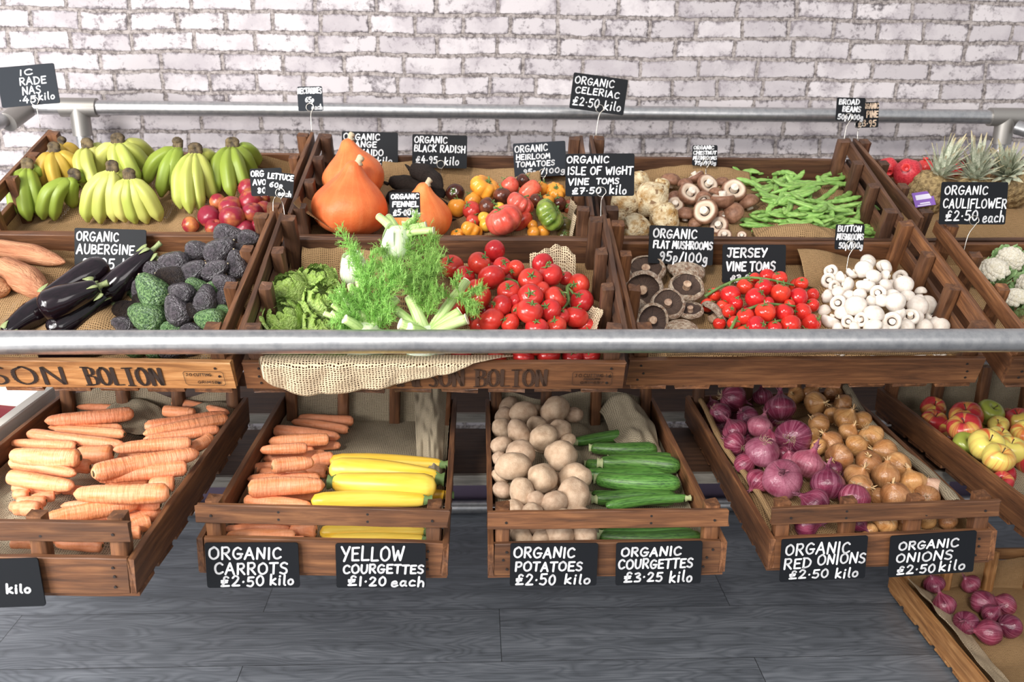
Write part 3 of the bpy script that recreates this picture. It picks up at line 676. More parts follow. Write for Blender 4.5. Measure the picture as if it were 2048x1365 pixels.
# ---- crate B: red tomatoes
tm=fillup(parse('590,315,130;320,415,150;490,395,150;637,415,120;720,425,110;565,485,170;400,475,130;885,400,140;930,470,160;810,500,150;1030,490,90;1105,525,140;675,570,140;805,600,155;960,610,150;1130,630,150;490,610,160;630,660,140;735,680,90;940,690,140;1090,735,155;805,710,165;565,745,165;685,765,120;490,800,120;840,800,140;970,790,130;1150,800,130;350,690,140;480,540,120;380,970,130;770,975,140;920,965,150;1070,975,130;1180,965,130;600,985,120;880,560,110;1000,720,110;720,640,100;560,880,140;700,880,140;840,880,140;980,880,140;1120,880,140;440,880,140'),16,19)
pl=pile('B','7',tm,.075,.02,(*full('7',760,560),150,150),.85)
put_round('B',pl,lambda i:[('tomato_body',TOMS[i%4]),('calyx',CAL[i%5])],lambda i:'big red tomato beside the fennel,','tomato','red tomatoes in the middle crate',lambda i,W:TOCAM(W)*.55+UP*.6+rv(.7) if i%4 else rv(1)+UP*.3,name='tomato',scale=lambda i:(1.02,1.02,1.0))
# ---- crate C: small vine tomatoes
ch=fillup(parse('668,655,90;710,590,90;812,595,125;895,540,100;965,610,125;1015,545,110;1120,580,125;1115,490,95;1250,520,85;1230,605,120;1320,590,80;1315,655,90;1025,700,130;1145,705,115;1260,700,110;1305,760,120;960,790,125;1180,770,125;1080,800,100;895,730,110;840,640,90;800,690,90;760,660,80;1040,640,80;840,760,90;740,770,80;960,485,70;1175,650,70;900,830,110;1040,860,110;1160,860,110;1280,850,110;820,850,100'),14,17)
plv=pile('C','8',ch,.055,.012,(*full('8',1020,640),130,110),.9)
put_round('C',plv,lambda i:[('tomato_body',CHERS[i%3]),('calyx',CALC[i%5])],lambda i:'small glossy tomato of the Jersey vine heap,' if False else 'small glossy vine tomato beside the white mushrooms,','tomato','small vine tomatoes',lambda i,W:UP*1.0+TOCAM(W)*.1+rv(.6),name='cherry_tomato',pn=6)
# ---- button mushrooms
bm=fillup(parse('850,445,85;835,500,90;915,485,85;980,455,75;1050,430,110;1085,395,65;1115,475,90;1190,420,80;1190,470,75;1300,525,120;950,530,95;1065,530,110;1190,530,85;870,540,80;825,600,90;900,570,80;1145,585,95;1030,585,80;960,590,70;1325,600,90;1405,570,70;1230,590,85;895,640,95;1100,630,70;1000,655,130;1165,620,90;1245,660,120;1385,665,130;1495,665,120;920,700,90;1115,710,120;1255,680,100;1340,730,110;1475,745,90;1220,760,115;850,750,110;955,755,80;1320,785,90;1420,785,110;1110,780,110;1580,790,130;1400,620,70;810,690,80;1040,745,90;890,790,70;1000,790,75;1470,795,80;1180,800,70;1380,720,90;1520,940,90;1400,940,85;1200,945,80;1300,940,70;1100,940,80;1000,940,80;900,940,80;1150,860,100;1280,860,100;1400,860,100;1520,860,90;1000,860,100;880,860,90;1080,900,90;1340,900,90;1460,900,90;1220,900,90;940,900,90'),26,29)
pl=pile('C','9',bm,.075,.012,(*full('9',1150,600),125,120),.8)
st=[random.random() for _ in pl]
put_round('C',pl,lambda i:list(zip(('cap','gills','stem'),MW[i%3])),lambda i:('white button mushroom with stalk showing,' if st[i]<.45 else 'white button mushroom, smooth cap up,'),'mushroom','white button mushrooms',lambda i,W:(-TOCAM(W)*.8+rv(.45)) if st[i]<.22 else (rv(.6)-UP*.4-TOCAM(W)*.2 if st[i]<.45 else UP*.5+TOCAM(W)*.6+rv(.4)),name='button_mushroom',scale=lambda i:(1.05,1.05,1.05))
# ---- flat mushrooms
fm=parse('285,445,230,g;265,560,240,g;540,425,230,c;535,545,215,g;420,650,205,g;320,750,210,g;560,690,160,g;712,725,215,s;515,800,200,c;230,660,130,c')
pl=pile('C','8',fm,.03,.012,None,.45,25)
def fup(i,W):
    k=fm[i][3]
    if k=='g': return -(TOCAM(W)*.7+UP*.45+rv(.3)+RT*.15)
    if k=='s': return Vector((.75,.3,.35))
    return UP+TOCAM(W)*.3+rv(.2)
put_round('C',pl,lambda i:list(zip(('cap','gills','stem'),MF[i%4])),lambda i:{'g':'large flat mushroom lying dark gills up,','s':'large flat mushroom standing on edge,','c':'large flat mushroom, scaly cap up,'}[fm[i][3]],'mushroom','large flat mushrooms',fup,name='flat_mushroom',scale=lambda i:(1.04,1.04,1.0))
# ---- crate F: chestnut mushrooms and celeriac
cm=parse('745,720,130,c;905,695,100,g;975,745,130,g;1065,730,90,c;1140,780,145,g;865,800,140,g;775,870,110,g;1075,840,145,g;965,910,150,g;1130,910,130,c;1230,855,130,c;840,930,110,c;1050,1000,120,g;1080,1060,90,g;900,985,90,c;1060,940,70,c;770,815,80,c;950,830,100,c;1190,1060,60,w;840,740,90,c;1030,800,90,c')
pl=pile('F','3',cm,.05,.015,(*full('3',980,800),90,70),.75)
put_round('F',pl,lambda i:list(zip(('cap','gills','stem'),MB[i%3])),lambda i:'chestnut mushroom, '+('stalk side showing,' if cm[i][3]=='g' else 'brown cap showing,'),'mushroom','chestnut mushrooms',lambda i,W:-(TOCAM(W)*.62+UP*.45+rv(.33)) if cm[i][3]=='g' else UP*.6+rv(.5),name='chestnut_mushroom',scale=lambda i:(1.05,1.05,1.05))
CELS=[lump('celeriac_root',CELER,i*5.1,(1,1,1.05),.2,1.3,40) for i in range(3)]
ce=parse('555,730,140;440,850,210;640,850,215;705,945,185;530,1010,170;690,760,110;430,980,130')
pl=pile('F','3',ce,.03,.01,None,.9,20)
put_round('F',pl,lambda i:[('celeriac_root',CELS[i%3])],lambda i:'knobbly celeriac root beside the chestnut mushrooms,','celeriac','celeriac roots',lambda i,W:UP+rv(.3),name='celeriac')
# ---- broad beans
hullb=[(1160,660),(1320,600),(1480,600),(1580,640),(1660,690),(1800,660),(1840,760),(1870,850),(1960,930),(1980,1060),(1700,1060),(1420,1070),(1260,1020),(1240,950),(1300,860),(1220,790)]
def inside(x,y,P):
    c=False
    for i in range(len(P)):
        (x1,y1),(x2,y2)=P[i],P[i-1]
        if (y1>y)!=(y2>y) and x<(x2-x1)*(y-y1)/(y2-y1)+x1: c=not c
    return c
bl=[]; r_=random.Random(5)
while len(bl)<110:
    x=r_.uniform(1180,1960);y=r_.uniform(620,1060)
    if inside(x,y,hullb): bl.append((x,y))
bl.sort(key=lambda t:-abs(t[0]-1600)-abs(t[1]-850)*1.5)
bp=[]
for i,(x,y) in enumerate(bl):
    u,v=full('3',x,y); q=max(0,1-((x-1600)/430)**2-((y-860)/260)**2)
    lay=i/len(bl); h=.022+.012*(1-lay)+q*(.02+.062*lay)
    p=at('F',u,v,h); bp.append((p,(u,v)))
    SPHERES['F'].append((p.x,p.y,p.z-.004,.02))
lab=places([q for _,q in bp],9)
for i,(p,q) in enumerate(bp):
    a=r_.choice([r_.gauss(.45,.35),r_.gauss(-.5,.45),r_.gauss(1.0,.5),r_.gauss(0,.3)]); L=r_.uniform(.075,.125); dz=r_.gauss(0,.16)
    W=world('F',p); d=CR['F']['M'].to_3x3()@Vector((math.cos(a),math.sin(a),dz)); r=r_.uniform(.0078,.0098)
    cxl,cyl=p.x,p.y; 
    thing('broad_bean','green broad bean pod in the heap, '+lab[i],'broad bean',frame(W-d*L/2*(1 if i%2 else 1),d*1,CR['F']['M'].to_3x3()@Vector((0,0,1))+rv(.3),(L,r,r)),'broad bean pods',BEANS[i%8])
# ---- crate E: squashes, black radishes, heirloom tomatoes
PP=[(0,-.74),(.45,-.80),(.85,-.56),(1,-.12),(.95,.25),(.72,.58),(.43,.88),(.27,1.12),(.19,1.28),(.10,1.36),(0,1.36)]
def squash(u,v,dpx,up,label,h,tall=1.0):
    p=at('E',u,v,h); W=world('E',p); r=dpx/2/3.1015*depth(W)/F; SPHERES['E'].append((p.x,p.y,p.z,r))
    me=mk('squash_body',PP,PUMP_M,48,28,lambda P,th,t:(P[0]*(1+.010*math.cos(10*th)*math.sin(math.pi*t)+.03*nz(P,1,u)),P[1]*(1+.010*math.cos(10*th)*math.sin(math.pi*t)),P[2]*tall+.10*P[0]*max(0,P[2])))
    g=Geo(); g.tube(catmull([(.13,0,1.28*tall),(.15,.0,1.42*tall),(.22,.04,1.52*tall)],8),np.array([.13,.11,.09,.085,.09,.1,.105,.09]),10,fn=lambda Q:Q+rng.normal(0,.006,Q.shape))
    compound('squash',label,'squash','orange squashes',upframe(W,up,0,(r,r,r)),[('squash_body',me),('corky_stalk',g.build('corky_stalk',CORK))])
squash(*full('2',390,690),380,(-.15,.10,1),'orange squash at the back, in front of the Hokkaido price sign',.13,.88)
squash(*full('2',372,875),465,(.12,-.05,1),'largest orange squash, in front of another squash beside the crate end',.105,.88)
squash(*full('2',812,940),380,(.1,-.1,1),'orange squash half hidden behind the fennel price sign',.085,.82)
RADM=organic('black_radish_skin','1f1a18','3c332e',16,.75,(.3,.7),(60,.8,.003),0,.2)
RADS=[]
for i in range(3):
    g=Geo(); t=np.linspace(0,1,20); g.tube(np.column_stack([t*4,.4*np.sin(t*3+i),.2*np.sin(t*4)]),np.interp(t,[0,.06,.3,.7,.93,1],[.3,.7,1,.85,.4,.08])*(1+.06*np.sin(t*19)),16)
    g.tube(catmull([(0,0,0),(-.35,.1,.1),(-.7,.0,.3)],6),np.array([.22,.2,.18,.15,.1,.05]),8); me=g.build('radish_root',RADM)
    co=np.empty(len(me.vertices)*3); me.vertices.foreach_get('co',co); co=co.reshape(-1,3); co[:,0]/=4; me.vertices.foreach_set('co',co.ravel()); me.update(); RADS.append(me)
def longitem(key,z,x1,y1,x2,y2,w,h1,h2=None,up=None):
    u1,v1=full(z,x1,y1);u2,v2=full(z,x2,y2); p1=at(key,u1,v1,h1); p2=at(key,u2,v2,h1 if h2 is None else h2); A=world(key,p1);B=world(key,p2)
    dep=depth((A+B)/2); r=w/2/ZO[z][2]*dep/F
    M=frame(A,B-A,up or CR[key]['M'].to_3x3()@Vector((0,0,1)),((B-A).length,r,r))
    for t in (.15,.4,.6,.85): 
        p=p1.lerp(p2,t); SPHERES[key].append((p.x,p.y,p.z*(.55 if key[0]=='P' else 1),r*.9))
    return M,((u1+u2)/2,(v1+v2)/2)
for i,(a,lb) in enumerate(((('E','2',745,650,945,760,120,.12,.10),'topmost black radish, lying below its price sign'),(('E','2',610,740,890,775,105,.075),'long black radish lying across the burlap behind the others'),(('E','2',600,840,990,850,130,.045),'black radish behind the fennel sign and the squash'),(('E','2',960,800,640,790,110,.05),'black radish pointing left under the topmost one'),(('E','2',980,960,700,900,100,.03),'black radish low beside the squash and the tomatoes'))):
    M,q=longitem(*a); thing('black_radish',lb,'radish',M,'black radishes',RADS[i%3])
he=parse('1205,765,190,o,rib;1025,795,115,d;1365,750,115,p;1445,720,90,d;1490,780,110,p,plum;1560,765,90,o;1650,785,130,o,rib;1315,815,115,d;1140,835,105,o;1035,885,120,o;1130,905,120,r;1235,880,115,d;1290,890,80,y;1415,890,180,p,rib;1530,845,95,d;1598,845,85,o;1670,860,90,d;1735,880,90,w;1425,945,110,r,plum;1605,945,210,g,rib;1205,950,80,y;1285,958,85,y;1217,992,85,y;1135,970,90,r;1130,1025,150,o,rib;1345,1040,260,p,rib;1500,1000,70,o;1510,1035,80,o;1575,1020,85,o;1700,1000,110,b;1040,1050,90,o,rib;1700,1060,90,b')
CN={'o':'orange','d':'dark brown','p':'pinkish red','r':'red','y':'yellow','g':'green striped','w':'brownish red','b':'brown-green'}
pl=pile('E','2',he,.05,.02,(*full('2',1400,850),130,90),.8)
HM=[heirmesh(t[3],t[4] if len(t)>4 else 'round',i*1.37) for i,t in enumerate(he)]
put_round('E',pl,lambda i:[('tomato_body',HM[i]),('calyx',CALC[i%5] if len(he[i])<5 else CALR[i%3] if he[i][4]=='rib' else CALP)],lambda i:('ribbed ' if len(he[i])>4 and he[i][4]=='rib' else '')+CN[he[i][3]]+' heirloom tomato,','tomato','heirloom tomatoes',lambda i,W:(UP*.9+TOCAM(W)*.45+rv(.3)) if (len(he[i])>4 and he[i][4]=='rib') else UP+TOCAM(W)*.2+rv(.5) if not(len(he[i])>4) else Vector((.8,.2,.6)),name='heirloom_tomato',pn=5)
# ---- crate A: avocados, aubergines, sweet potatoes
av=fillup(parse('1295,215,140,0,d;1425,240,120,0,d;1245,312,170,-35,d;1115,320,140,0,d;1360,315,100,0,d;1345,400,150,80,d;955,390,160,10,d;1088,440,150,-30,d;1215,435,145,-25,d;840,430,120,0,d;930,490,160,15,b;830,560,210,50,g;1095,535,110,0,g;1265,520,120,0,d;1000,580,150,20,d;1163,610,150,90,d;980,680,170,60,d;660,680,130,-20,b;785,735,210,25,g;640,775,120,20,d;960,800,130,-20,g;1175,745,160,10,g;1083,690,110,0,b;1265,690,90,0,g;770,630,110,0,b;740,560,110,80,d;1070,820,120,0,d;1245,605,100,90,d;1200,540,90,10,g;690,900,160,10,g;820,900,160,30,g;950,930,140,0,d;1080,900,140,0,d;580,900,130,0,d'),12,15)
pl=pile('A','5',av,.075,.01,(*full('5',1200,420),210,150),.8)
lab=places([q for _,_,q in pl],6)
AC={'d':'dark purple-black','g':'bright green','b':'brownish'}
for i,(p,r,q) in enumerate(pl):
    W=world('A',p); a=math.radians(av[i][3]); d=RT*math.cos(a)+DN*math.sin(a)-FW*random.uniform(-.4,.5)
    if a>0: d=-d
    compound('avocado',AC[av[i][4]]+' knobbly avocado, '+lab[i],'avocado','avocados',upframe(W,d,random.random()*6,(r*2.25,r*2.25,r*2.5)),[('avocado_body',AVS[av[i][4]][i%2]),('stalk_button',AVST)])
def aubergine(a,label,bend,i):
    a=a[:6]+(a[6]*1.1,)+a[7:]
    M,q=longitem(*a); g=Geo(); t=np.linspace(0,1,28)
    P=np.column_stack([t*3.2,bend*np.sin(t*math.pi),.1*np.sin(t*3)]); rad=np.interp(t,[0,.02,.1,.3,.6,.82,.94,.985,1],[.42,.5,.58,.72,.95,1,.78,.4,.06]); g.tube(P,rad,24); me=g.build('aubergine_body',AUB)
    h=Geo(); h.tube(np.array([[-.62,.05,0],[-.3,0,0],[-.06,0,0],[.02,0,0]]),np.array([.2,.16,.2,.45]),10)
    for k in range(5):
        b=k*1.2566+i; h.tube(catmull([(0,.46*math.cos(b),.46*math.sin(b)),(.2,.62*math.cos(b),.62*math.sin(b)),(.5,.74*math.cos(b),.74*math.sin(b))],7),np.array([.24,.26,.24,.2,.14,.08,.02]),8,flat=.3)
    ca=h.build('calyx',CALYX)
    for m_ in (me,ca):
        co=np.empty(len(m_.vertices)*3); m_.vertices.foreach_get('co',co); co=co.reshape(-1,3); co[:,0]/=3.2; m_.vertices.foreach_set('co',co.ravel()); m_.update()
    compound('aubergine',label,'aubergine','aubergines',M,[('aubergine_body',me),('calyx',ca)])
aubergine(('A','5',815,320,520,610,165,.12,.055),'long aubergine with green stalk pointing up beside the avocados',.12,0)
aubergine(('A','5',150,610,545,405,165,.07,.085),'aubergine lying behind, below its price sign, round end to the right',-.1,1)
aubergine(('A','5',480,540,130,690,195,.105,.085),'shiny aubergine on top of the aubergine heap',.1,2)
aubergine(('A','5',565,590,180,840,165,.06,.04),'aubergine in front, stalk beside the green avocado',.1,3)
aubergine(('A','5',-90,830,190,660,165,.05),'aubergine at the left edge below the shiny one',.1,4)
aubergine(('A','5',560,900,120,960,150,.035),'aubergine low at the front, behind the tube rail',.1,5)
SWS=[]
for i in range(2):
    g=Geo(); t=np.linspace(0,1,24); g.tube(np.column_stack([t*3,.2*np.sin(t*4),.1*np.sin(t*6)]),np.interp(t,[0,.04,.2,.5,.8,.95,1],[.1,.45,.9,1,.75,.3,.05])*(1+.05*np.sin(t*14)),18); me=g.build('sweet_potato_root',SWEET)
    co=np.empty(len(me.vertices)*3); me.vertices.foreach_get('co',co); co=co.reshape(-1,3); co[:,0]/=3; me.vertices.foreach_set('co',co.ravel()); me.update(); SWS.append(me)
for i,(a,lb) in enumerate(((('A','5',-210,300,285,380,130,.06),'pointed sweet potato above another at the left edge'),(('A','5',-150,420,175,585,190,.05),'plump sweet potato at the left edge behind the aubergines'),(('A','5',-330,560,-60,540,170,.05),'sweet potato outside the left edge behind the aubergines'))):
    M,q=longitem(*a); thing('sweet_potato',lb,'sweet potato',M,'sweet potatoes',SWS[i%2])
# ---- crate I: nectarines, bananas
ne=fillup(parse('1415,1120,120;1430,1190,150;1310,1240,150;1455,1260,130;1180,1290,150;1335,1300,160;1060,1335,110;1375,1345,130;1475,1330,100;1510,1170,90;1210,1345,120;1240,1200,110;1500,1240,110'),5,8)
pl=pile('I','1',ne,.045,.005,(*full('1',1420,1210),90,60),.85)
put_round('I',pl,lambda i:[('nectarine_body',NECS)],lambda i:'red and yellow nectarine beside the bananas,','nectarine','nectarines',lambda i,W:UP+rv(.7),name='nectarine')
def banana(A,B,out,r,mat,name='banana',sides=10):
    A=Vector(A);B=Vector(B);L=(B-A).length; t=np.linspace(0,1,20)
    C=A.lerp(B,.5)+Vector(out); C1=A.lerp(B,.18)+Vector(out)*.45
    pts=catmull([A,C1,C,A.lerp(B,.82)+Vector(out)*.62,B],22); t=np.linspace(0,1,22)
    rad=r*np.interp(t,[0,.06,.13,.25,.5,.8,.93,.97,1],[.36,.36,.48,.80,.98,.90,.52,.30,.24])
    def pent(P):
        c=P.mean(1,keepdims=True); k=1+.075*np.cos(5*np.arange(P.shape[1])*2*math.pi/P.shape[1]+.6); return c+(P-c)*k[None,:,None]
    g=Geo(); g.tube(pts,rad,20,fn=pent); return g.build(name,mat)
def bunch(cx,cy,tips,kind,label,hc,ht,w=88,bow=.022,jit=0):
    u,v=full('1',cx,cy); pc=at('I',u,v,hc); Wc=world('I',pc); o=thing('banana_bunch',label,'banana bunch',T(Wc),'bunches of bananas'); g=Geo()
    k=len(tips)
    for i,(x,y) in enumerate(tips):
        ut,vt=full('1',x,y); ptp=at('I',ut,vt,ht+(random.uniform(-.006,.006))); Wt=world('I',ptp); SPHERES['I'].append((ptp.x,ptp.y,ptp.z-.0,.022)); mid=pc.lerp(ptp,.5); SPHERES['I'].append((mid.x,mid.y+.03,mid.z-.02,.02))
        dep=depth(Wt); r=w/2/3.1015*dep/F; f=(i-(k-1)/2)
        side=(Wt-Wc).cross(-FW).normalized()
        out=(-FW*.8+UP*.6).normalized()*bow+RT*(.006*f)
        A=Wc+RT*(.006*f)
        me=banana(A-Wc,Wt-Wc,out,r,BAN[kind]); link('banana',me,o)
        g.tube(np.array([A-Wc+UP*.016-(Wt-A).normalized()*.006,A-Wc+UP*.004,A-Wc+(Wt-A).normalized()*.012]),np.array([.0085,.0085,.0075]),8)
    g.tube(catmull([RT*(-.0065*k/2)+UP*.012,RT*(-.003*k/2)+UP*.019,RT*(.003*k/2)+UP*.019,RT*(.0065*k/2)+UP*.012],8),np.array([.005,.0085,.0095,.010,.010,.0095,.0085,.005]),10); link('crown',g.build('crown',CROWN),o)
bunch(265,850,[(300,1000),(390,960)],'y','yellow bananas peeping out behind the ripest bunch',.15,.10)
bunch(215,885,[(165,1110),(245,1125),(330,1095),(400,1050)],'y','ripest bunch, spotted yellow bananas near the left crate end',.16,.07,84)
bunch(420,860,[(420,1090),(480,1115),(545,1000),(560,940)],'m','green-yellow bunch right of the ripest bananas at the back',.16,.08,80)
bunch(610,830,[(520,1040),(650,1070),(740,1080),(800,1000),(825,930)],'m','big bunch at the back, curving right, beneath the tube rail',.17,.08,90)
bunch(980,855,[(785,1080),(875,1160),(930,1120)],'g','long green bananas spread to the left, back of the crate',.16,.06,92)
bunch(1090,890,[(1000,1235),(1060,1265),(1120,1245),(1200,1190),(1225,1010)],'m','tall pale bunch standing in the middle, beside the nectarines',.16,.045,92)
bunch(1320,855,[(1235,1130),(1320,1165),(1400,1120),(1450,1040),(1470,960)],'g','green bunch farthest right, above the nectarines',.15,.06,92)
bunch(50,985,[(-10,1290),(60,1310),(140,1290),(215,1110)],'g','green bunch at the left edge, front of the crate',.14,.03,96)
bunch(340,1050,[(145,1300),(215,1305),(330,1230),(430,1110)],'g','low green bunch in front, stubby tips to the left',.12,.03,92,.03)
bunch(575,1000,[(420,1315),(500,1325),(590,1315),(660,1180)],'m','yellow-green bunch in front, second from its right end',.15,.025,98)
bunch(680,1050,[(655,1315),(720,1325),(790,1325),(870,1310)],'m','front bunch closest to the nectarines',.14,.025,96)
# ---- crate G, D: pomegranates, pineapples, cauliflowers
po=parse('1200,640,130;1325,670,175;1430,640,110;1610,640,110'); pl=pile('G','4',po,.0,.05,None,.9,10)
def pom(): 
    g=Geo(); g.lathe(SPH,28,18,lambda p,th,t:(p[0]*(1+.04*math.cos(6*th)),p[1]*(1+.04*math.cos(6*th)),p[2]*.95)); b=g.build('pomegranate_body',POME)
    g=Geo(); g.lathe([(.16,.9),(.2,1.0),(.3,1.16),(.26,1.16),(.12,.98)],12,8); return [('pomegranate_body',b),('crown',g.build('crown',POME))]
PM=pom(); put_round('G',pl,lambda i:PM,lambda i:'red pomegranate at the back beside the pineapples,','pomegranate','pomegranates',lambda i,W:UP*.5+TOCAM(W)*.5+rv(.4),name='pomegranate',pn=6)
def pineapple(key,z,base,crown,dpx,h1,h2,label,seed,top):
    p1=at(key,*full(z,*base),h1);p2=at(key,*full(z,*crown),h2);A=world(key,p1);B=world(key,p2); r=dpx/2/ZO[z][2]*depth(A)/F; SPHERES[key].append((p1.x,p1.y,p1.z,r))
    ax=(B-A); L=ax.length
    g=Geo(); n=64
    def fn(p,th,t):
        k=.07*(math.sin(8*th+t*26)*math.sin(8*th-t*26)); return (p[0]*(1+k),p[1]*(1+k),p[2])
    g.lathe([(0,-1.2),(.5,-1.17),(.85,-.85),(1,-.2),(.98,.5),(.8,1.0),(.4,1.25),(0,1.28)],n,48,fn); b=g.build('fruit',PINE)
    g=Geo(); rr=random.Random(seed)
    for i in range(46):
        s=i/46; a=i*2.399; le=(.9+1.2*s if s<.7 else 2.0)*rr.uniform(.8,1.1)*top; sp=(1-s)*1.0+.12
        P0=np.array([.22*math.cos(a)*(1-s*.6),.22*math.sin(a)*(1-s*.6),1.15+.35*s]); dr=np.array([math.cos(a)*sp,math.sin(a)*sp,.6+1.2*s]); dr/=np.linalg.norm(dr)
        mid=P0+dr*le*.55; tip=P0+dr*le+np.array([math.cos(a),math.sin(a),0])*.25*(1-s)*le
        pts=catmull([P0,mid,tip],9); wd=np.array([.14,.17,.17,.16,.14,.11,.08,.05,.01]); rad=np.array([math.cos(a),math.sin(a),0]); tn=np.array([-math.sin(a),math.cos(a),0])
        rows=[[p+tn*w_*-1+dr*0-rad*-.03,p-rad*.03*0,p+tn*w_+rad*.03] for p,w_ in zip(pts,wd)]
        g.grid(np.array(rows))
    cr=g.build('leaf_crown',PLEAF)
    M=frame(A,ax,UP,(r,r,r))@Matrix.Rotation(math.pi/2,4,'Y')
    o=compound('pineapple',label,'pineapple','pineapples',M,[('fruit',b),('leaf_crown',cr)]); return o,A,r
P1o,PA,Pr=pineapple('G','4',(1440,800),(1540,640),225,.07,.15,'pineapple with a purple tag, leaning beside the pomegranates',1,1.0)
pineapple('G','4',(1720,820),(1760,600),225,.07,.18,'pineapple behind the cauliflower price sign, spiky crown upright',2,1.05)
pineapple('G','4',(1960,760),(1930,560),225,.08,.2,'pineapple at the right edge, crown in front of the tube elbow',3,1.0)
def flower(i):
    g=Geo(); r=random.Random(i)
    for k in range(70):
        a=k*2.399; s=(k+.5)/70; th=s*1.35; d=Vector((math.sin(th)*math.cos(a),math.sin(th)*math.sin(a),math.cos(th))); c=d*.74; q=.17+.05*r.random()
        g.lathe([(x*q,z*q) for x,z in SPH],10,8,lambda p,t_,t:(p[0]+.03*nz(p,9,k),p[1],p[2]+.03*nz(p,8,k+3)),M=T(c))
    c=g.build('curd',CURD); g=Geo()
    for k in range(11):
        a=k*2*math.pi/11+r.uniform(-.2,.2); le=r.uniform(1.1,1.6); rows=[]
        for s in np.linspace(0,1,12):
            rad=.35+.75*math.sin(s*1.5); zz=-.75+s*le*.95; w_=.38*math.sin(math.pi*min(1,s*.8+.15))
            rows.append([((rad+.08*abs(t)+.05*math.sin(t*5+s*9))*math.cos(a+t*w_),(rad+.08*abs(t))*math.sin(a+t*w_),zz-.18*max(0,s-.6)*4*r.uniform(.6,1)+.04*math.sin(t*7+s*6)) for t in np.linspace(-1,1,9)])
        g.grid(np.array(rows))
    return [('curd',c),('outer_leaves',g.build('outer_leaves',CLEAF))]
ca=parse('1850,1300,260;1960,1210,230;2100,1380,260;1990,1480,240;2150,1250,240'); pl=pile('D','4',ca,.0,.0,None,1.0,15); FL=[flower(i) for i in range(2)]
put_round('D',pl,lambda i:FL[i%2],lambda i:'white cauliflower in green leaves,','cauliflower','cauliflowers',lambda i,W:UP*.8+TOCAM(W)*.6+rv(.25),name='cauliflower',scale=lambda i:(.85,.85,.85))
g=Geo(); g.box((0,0,0),(.062,.0008,.042)); tg=g.build('tag_card',None,False,mats=[plain('purple_card','8a62b8',.4)])
g=Geo(); g.box((0,-.0006,.006),(.046,.0006,.014)); g.box((0,-.0006,-.012),(.03,.0006,.004)); g.box((-.004,-.0006,-.0175),(.04,.0006,.003))
pt=on_y(*full('4',1425,832),PA.y-Pr*1.12); o=compound('fruit_tag','purple and white card tag hanging on the leaning pineapple','label tag',None,T(pt)@Euler((-.5,-.12,.15)).to_matrix().to_4x4(),[('tag_card',tg),('white_print',g.build('white_print',plain('white_print','e4e0f0',.5),False))])
# ---- lower crates: carrots
def carrots(key,z,data,where,h0,hfun,group,low=''):
    its=parse(data); nl=len(its); its+=parse(low); mids=[full(z,(a[0]+a[2])/2,(a[1]+a[3])/2) for a in its]; lab=places(mids,5)
    for i,a in enumerate(its):
        M,q=longitem(key,z,a[0],a[1],a[2],a[3],a[4]*1.22,hfun(i,a) if i<nl else .03)
        me,sc=CARS[i%7]; compound('carrot','orange carrot '+where+', '+lab[i],'carrot',group,M,[('carrot_root',me),('crown_scar',sc)])
c1='645,190,140,235,70;640,170,320,155,35;580,270,160,270,40;595,310,190,280,50;50,305,600,370,58;320,375,-60,360,48;345,445,-60,430,95;530,420,320,420,90;400,495,250,500,70;-60,470,320,535,62;-60,550,310,605,80;-40,610,240,635,48;200,660,60,680,52;55,650,-40,650,55;150,690,-20,690,55;115,745,-40,740,80;865,130,1190,190,50;815,175,1000,185,55;710,265,1180,195,58;1180,220,700,310,58;1130,280,700,340,50;1085,330,960,390,60;975,360,530,400,65;415,535,1020,415,92;950,500,430,560,82;730,570,500,580,45;880,590,730,600,75;850,640,305,650,95;670,690,140,790,85;800,715,230,720,55;790,740,600,800,72;740,810,600,850,80;690,870,590,880,65;470,945,200,930,65;100,860,400,850,70;420,890,150,900,65;100,930,-60,940,60'
def h1f(i,a):
    y=(a[1]+a[3])/2; x=(a[0]+a[2])/2; r=a[4]/2/2.844*1.9/F
    top={0:.035,4:.03,6:.055,9:.045,10:.035,23:.055,24:.04,27:.055,28:.05,22:.04}.get(i,.022)
    return .014+r+top+(.022 if 150<y<720 and i>15 else .018 if y<780 and x<260 else .012 if y<720 else .0)
carrots('P1','a',c1,'in the all-carrot crate',0,h1f,'carrots in the left crate','320,215,600,220,60;250,330,520,345,70;60,400,300,420,70;40,500,300,520,70;-40,590,200,600,70;60,720,-60,720,60;800,240,1100,230,60;760,300,1060,300,60;760,400,1060,370,60;560,450,900,450,70;520,520,880,520,70;480,620,800,640,70;400,700,720,720,70;360,760,700,770,70;240,640,420,640,60;640,830,400,840,70')
c2='1030,245,700,225,55;1000,300,660,250,48;555,305,950,340,65;885,355,525,370,66;760,385,955,390,48;755,405,475,420,56;865,445,495,470,60;545,520,795,490,75;910,470,780,490,72;440,530,600,510,52;780,545,640,550,38;870,550,740,535,66;830,590,400,590,62;405,650,860,625,95;380,720,780,750,66;820,690,520,705,50;345,765,500,760,46;685,930,270,930,70;810,900,650,890,70;270,890,660,885,42;740,950,600,945,42;780,830,300,830,70;700,790,340,800,60'
def h2f(i,a):
    r=a[4]/2/2.967*1.9/F; top={3:.03,5:.045,7:.055,13:.045,2:.02,12:.02,14:.02,15:.01}.get(i,.008); return .014+r+top
carrots('P2','b',c2,'beside the yellow courgettes',0,h2f,'carrots beside the yellow courgettes','620,330,900,330,60;560,410,800,420,60;530,470,760,480,60;470,560,760,560,60;440,620,800,620,70;420,700,700,690,70;380,800,700,790,70')
